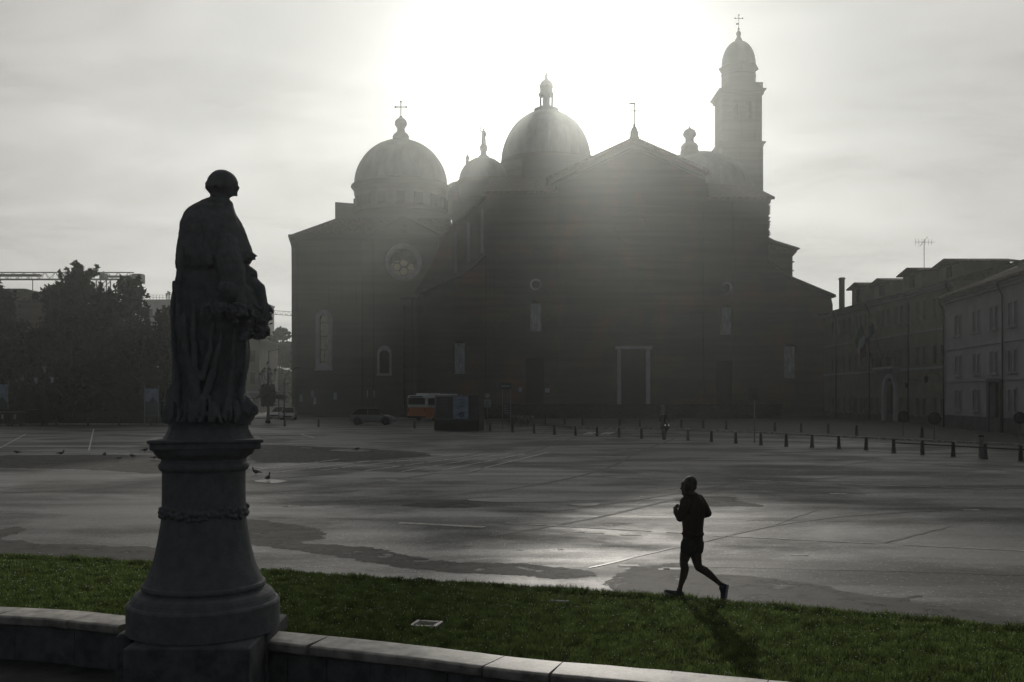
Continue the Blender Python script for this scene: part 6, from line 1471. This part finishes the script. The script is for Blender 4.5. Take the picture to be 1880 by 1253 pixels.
q = MB(); q.ball((0, -.06, 1.60), (.13, .15, .14), u=20, w_=14); q.build('helmet', mat('helmet_shell', (.05, .05, .055), .25, spec=.6), ri, world=False, smooth=True); q = MB(); q.ball((0, -.13, 1.60), (.10, .10, .06), u=16, w_=10); q.build('visor', M_pan, ri, world=False, smooth=True)
# bins at left edge
for i, px in enumerate((4, 27, -22)):
    x, y = G(px, 782); t = thing('waste_bin', ('large wheeled bin at the left edge, nearer the frame edge', 'large wheeled bin in front of the blue car, right-hand one', 'large wheeled bin mostly cut off by the left edge')[i], 'bin', (x, y+.6, 0), 0, 'wheeled bins'); q = MB()
    hw = .58; vs = [(-hw*.88, -.42, .18), (hw*.88, -.42, .18), (hw*.88, .42, .18), (-hw*.88, .42, .18), (-hw, -.5, 1.28), (hw, -.5, 1.28), (hw, .5, 1.28), (-hw, .5, 1.28)]; q.add(vs, [(0, 3, 2, 1), (4, 5, 6, 7), (0, 1, 5, 4), (1, 2, 6, 5), (2, 3, 7, 6), (3, 0, 4, 7)])
    for k in (-.35, 0, .35): q.box(k-.03, k+.03, -.53, -.45, .3, 1.25)
    q.build('body', mat('bin_plastic', (.03, .04, .035), .6, .2, 3), t, world=False); q = MB(); q.bbox(-hw-.03, hw+.03, -.56, .54, 1.285, 1.40, .04); q.build('lid', mat('bin_lid', (.10, .105, .10), .45, .2, 3), t, world=False)
    q = MB(); q.bbox(-.14, .12, -.545, -.535, .65, 1.1, .003); q.build('sticker', M_sign, t, world=False)
    for a in (-.4, .4): q = MB(); Mx = Matrix.Translation((a, -.3, .09)) @ Matrix.Rotation(R(90), 4, 'Y'); q.lathe([(.09, -.03), (.09, .03)], seg=14, M=Mx); q.build('wheel', M_rub, t, world=False)
# banners and information boards before the trees
for (px, y0, y1, hw, lab) in ((278.5, 714, 777, 13, 'upright picture banner between two thin posts before the trees'), (2, 706, 772, 13, 'upright banner cut off by the left edge, above the bins')):
    d = F*CAMZ/(781-HOR) if px > 100 else 108; x = X(px, d); t = thing('banner_stand', lab, 'banner', (x, d, 0)); w_ = hw*d/F; q = MB()
    for s in (-1, 1): q.tube([(s*w_, 0, 0), (s*w_, 0, Z(y0-6, d))], .035, 6)
    q.build('post', M_metal, t, world=False); q = MB(); q.box(-w_+.05, w_-.05, -.01, .01, .9, Z(y0, d)); o = q.build('banner_sheet', M_p2, t, world=False); q = MB()
    q.prism([(-w_+.06, .92), (w_-.06, .92), (w_-.06, 2.2), (.1, 2.9), (-.3, 2.3), (-w_+.06, 2.5)], -.016, -.0105); q.build('print', M_p3, o, world=False)
# street lamps
def triple_lamp(px, d, ztop, lab, arms, nm='street_lamp', s=1.0, flowers=False):
    x = X(px, d); t = thing(nm, lab, 'street lamp', (x, d, 0)); q = MB(); q.lathe([(.30, 0), (.30, .25), (.2, .35), (.16, .9), (.10, 1.1), (.08, ztop-.6), (.05, ztop)], seg=16)
    for (ax, ay, az) in arms:
        if ax or ay: q.tube([(0, 0, az-1.0*s), (ax*.4, ay*.4, az-1.15*s), (ax*.95, ay*.95, az-.95*s), (ax, ay, az-.35*s)], .035*s, 6); q.tube([(ax*.5+.12*s*math.cos(a), ay*.5, az-.85*s+.15*s*math.sin(a)) for a in np.linspace(0, 1.7*PI, 10)], .015*s, 4)
    q.build('post', M_iron, t, world=False)
    for (ax, ay, az) in arms:
        q = MB(); q.lathe([(.08*s, -.35*s), (.17*s, .12*s)], c=(ax, ay, az), seg=6); o = q.build('lamp_head', M_pan, t, world=False); q = MB(); q.lathe([(.21*s, .121*s), (.22*s, .15*s), (.09*s, .28*s), (.05*s, .33*s), (.02*s, .42*s)], c=(ax, ay, az), seg=6); q.build('lamp_cap', M_iron, o, world=False)
    if flowers:
        pts = [(x+random.gauss(0, .55), d+random.gauss(0, .5), random.uniform(1.9, 4.1)) for _ in range(900)]; pts = [p for p in pts if (p[0]-x)**2 < (.9-.25*abs(p[2]-3.1))**2]; leaf_obj('hanging_plants', clumps(pts, .22, 2600), M_ced, t, np.array([x, d, 0]))
    return t
triple_lamp(82, 99, 5.4, 'three-headed lantern lamp post before the dark trees at left', [(-.85, 0, 4.6), (0, 0, 5.7), (.75, 0, 4.65)], s=1.25)
d = 108
triple_lamp(492, d, 5.9, 'ornate many-armed candelabra lamp with hanging plants beside the statue', [(0, 0, 6.3), (-.45, .3, 5.7), (.25, -.2, 5.6), (.75, .1, 5.55), (-.85, 0, 5.1), (-.5, -.3, 5.4), (.45, -.4, 5.1), (-.95, .3, 4.7)], nm='candelabra_lamp', s=1.0, flowers=True)
def pole_lamp(px, d, ytop, lab, curve):
    x = X(px, d); H = Z(ytop, d); t = thing('street_light', lab, 'street light', (x, d, 0)); q = MB()
    if curve: q.tube([(0, 0, 0), (0, 0, H-1.6), (.25, 0, H-.9), (.8, 0, H-.3), (1.5, 0, H-.05)], [.10, .07, .06, .05, .045], 8); e = (1.5, 0, H-.05)
    else: q.tube([(0, 0, 0), (0, 0, H)], [.11, .06], 8); q.tube([(0, 0, H-.1), (1.1, 0, H+.1)], .04, 6); e = (1.1, 0, H+.1)
    q.build('pole', M_iron, t, world=False); q = MB(); q.bbox(e[0]-.2, e[0]+.45, -.12, .12, e[2]-.05, e[2]+.05, .02); q.build('lamp_head', M_iron, t, world=False)
pole_lamp(493.5, 128, 644, 'tall straight street light with short arm above the candelabra lamp', False); pole_lamp(522, 122, 675, 'curved-neck street light against the left corner of the church', True)
t = thing('shop_sign', 'dark horizontal hanging sign between the candelabra lamp and the church corner', 'sign', (X(512, 125), 125, 0)); q = MB(); d = 125; q.tube([(0, 0, 0), (0, 0, Z(724, d))], .06, 6); q.build('post', M_iron, t, world=False); q = MB(); q.bbox(-.9, .9, -.1, .1, Z(733, d), Z(725, d), .02); q.build('plate', M_back, t, world=False)
# low kerb line at left: pavement step before the trees and church
q = MB(); q.box(X(-200, 103), X(455, 103), 102.0, 102.25, 0, .14); struct(q.build('kerb', M_cop, world=False))
q = MB(); q.box(X(440, 130), X(890, 130), 130, 130.25, 0, .14); struct(q.build('kerb', M_cop, world=False))
sheet('road', [(-60, 104.5), (-5, 104), (-4.5, 129.9), (-60, 129.9)], .004, M_road)
# ------------------------------------------------------------------ birds
M_bird = mat('pigeon_grey', (.10, .105, .115), .8, .35, 25); M_birdd = mat('pigeon_dark', (.035, .037, .042), .8, .35, 25); M_birdw = mat('gull_white', (.4, .4, .4), .8, .15, 9)
def pigeon(head_up=1.0):
    b = MB(); b.chain([((-.10, 0, .13), .035), ((-.03, 0, .125), .062), ((.06, 0, .14), .058), ((.10, 0, .17), .038)]); b.chain([((.10, 0, .18), .032), ((.125, 0, .18+.05*head_up), .022), ((.13, 0, .20+.07*head_up), .027)]); z = .20+.07*head_up
    b.caps((.15, 0, z), (.175, 0, z-.008), .009, .004); b.caps((-.10, 0, .128), (-.24, 0, .10), .03, .012)
    for s in (-1, 1): b.chain([((.03, s*.045, .155), .03), ((-.05, s*.05, .135), .032), ((-.17, s*.025, .12), .012)]); b.chain([((.0, s*.025, .10), .012), ((.005, s*.027, .05), .006), ((.0, s*.028, .008), .005)]); b.caps((-.01, s*.028, .007), (.035, s*.03, .006), .006, .004); b.caps((.0, s*.028, .007), (.02, s*.045, .006), .005, .003)
    return b
pr = sculpt(pigeon(), 'pigeon', M_birdd, None, .0055, 1, world=False); pr2 = sculpt(pigeon(-.6), 'pigeon', M_birdd, None, .0055, 1, world=False)
birds = [(470, 873, 165, 0, M_birdd, 'dark pigeon walking left beside the pedestal, nearer the shaft'), (492, 884, 80, 0, M_birdd, 'upright pigeon standing at the edge of the small puddle by the pedestal'),
         (31, 835, 200, 1, M_birdd, 'dark pigeon alone near the left edge, far out on the plaza'), (112, 837, 20, 0, M_birdd, 'pigeon with raised head on the pale line left of the statue'), (192, 839, 90, 1, M_birdd, 'small pigeon between the upright one and the pale birds'),
         (219, 846, 10, 1, M_birdw, 'pale bird pecking, left of the group by the pedestal'), (243, 842, 150, 1, M_birdd, 'dark pigeon right of the pale pecking bird'), (266, 831, 0, 1, M_birdd, 'tiny pigeon farthest back beside the pedestal cap'),
         (284, 845, 0, 1, M_birdw, 'pale bird close to the left side of the pedestal'), (293, 846, 180, 1, M_bird, 'grey pigeon touching the left outline of the pedestal'), (655, 829, 30, 1, M_birdd, 'dark pigeon at the bright wet strip in mid plaza')]
for i, (px, py, rz, hd, mm, lab) in enumerate(birds):
    src = pr2 if hd else pr; o = (pr if i == 0 else (pr2 if i == 2 else src.copy()))
    if i not in (0, 2): COL.objects.link(o)
    o.location = (*G(px, py), .006); o.rotation_euler = (0, 0, R(rz)); o.scale = (1.0,)*3; tag(o, lab, 'bird', 'birds on the plaza')
    if mm is not M_birdd: o.data = o.data.copy(); o.data.materials.clear(); o.data.materials.append(mm)
# ------------------------------------------------------------------ haze
hz = MB(); hz.box(-249, 249, -35, 454, -1.6, 82); ho = hz.build('haze', None, world=False) if False else None
me = bpy.data.meshes.new('haze'); me.from_pydata(hz.v, [], hz.f); ho = bpy.data.objects.new('haze', me); COL.objects.link(ho); ho['kind'] = 'stuff'; ho['label'] = 'pale morning haze hanging over the square'; ho['category'] = 'haze'
m = bpy.data.materials.new('haze'); m.use_nodes = True; t = m.node_tree; t.nodes.clear(); o = t.nodes.new('ShaderNodeOutputMaterial'); v = t.nodes.new('ShaderNodeVolumePrincipled')
v.inputs['Color'].default_value = (.92, .96, .94, 1); v.inputs['Density'].default_value = .00066; v.inputs['Anisotropy'].default_value = .81
t.links.new(v.outputs[0], o.inputs['Volume']); me.materials.append(m)
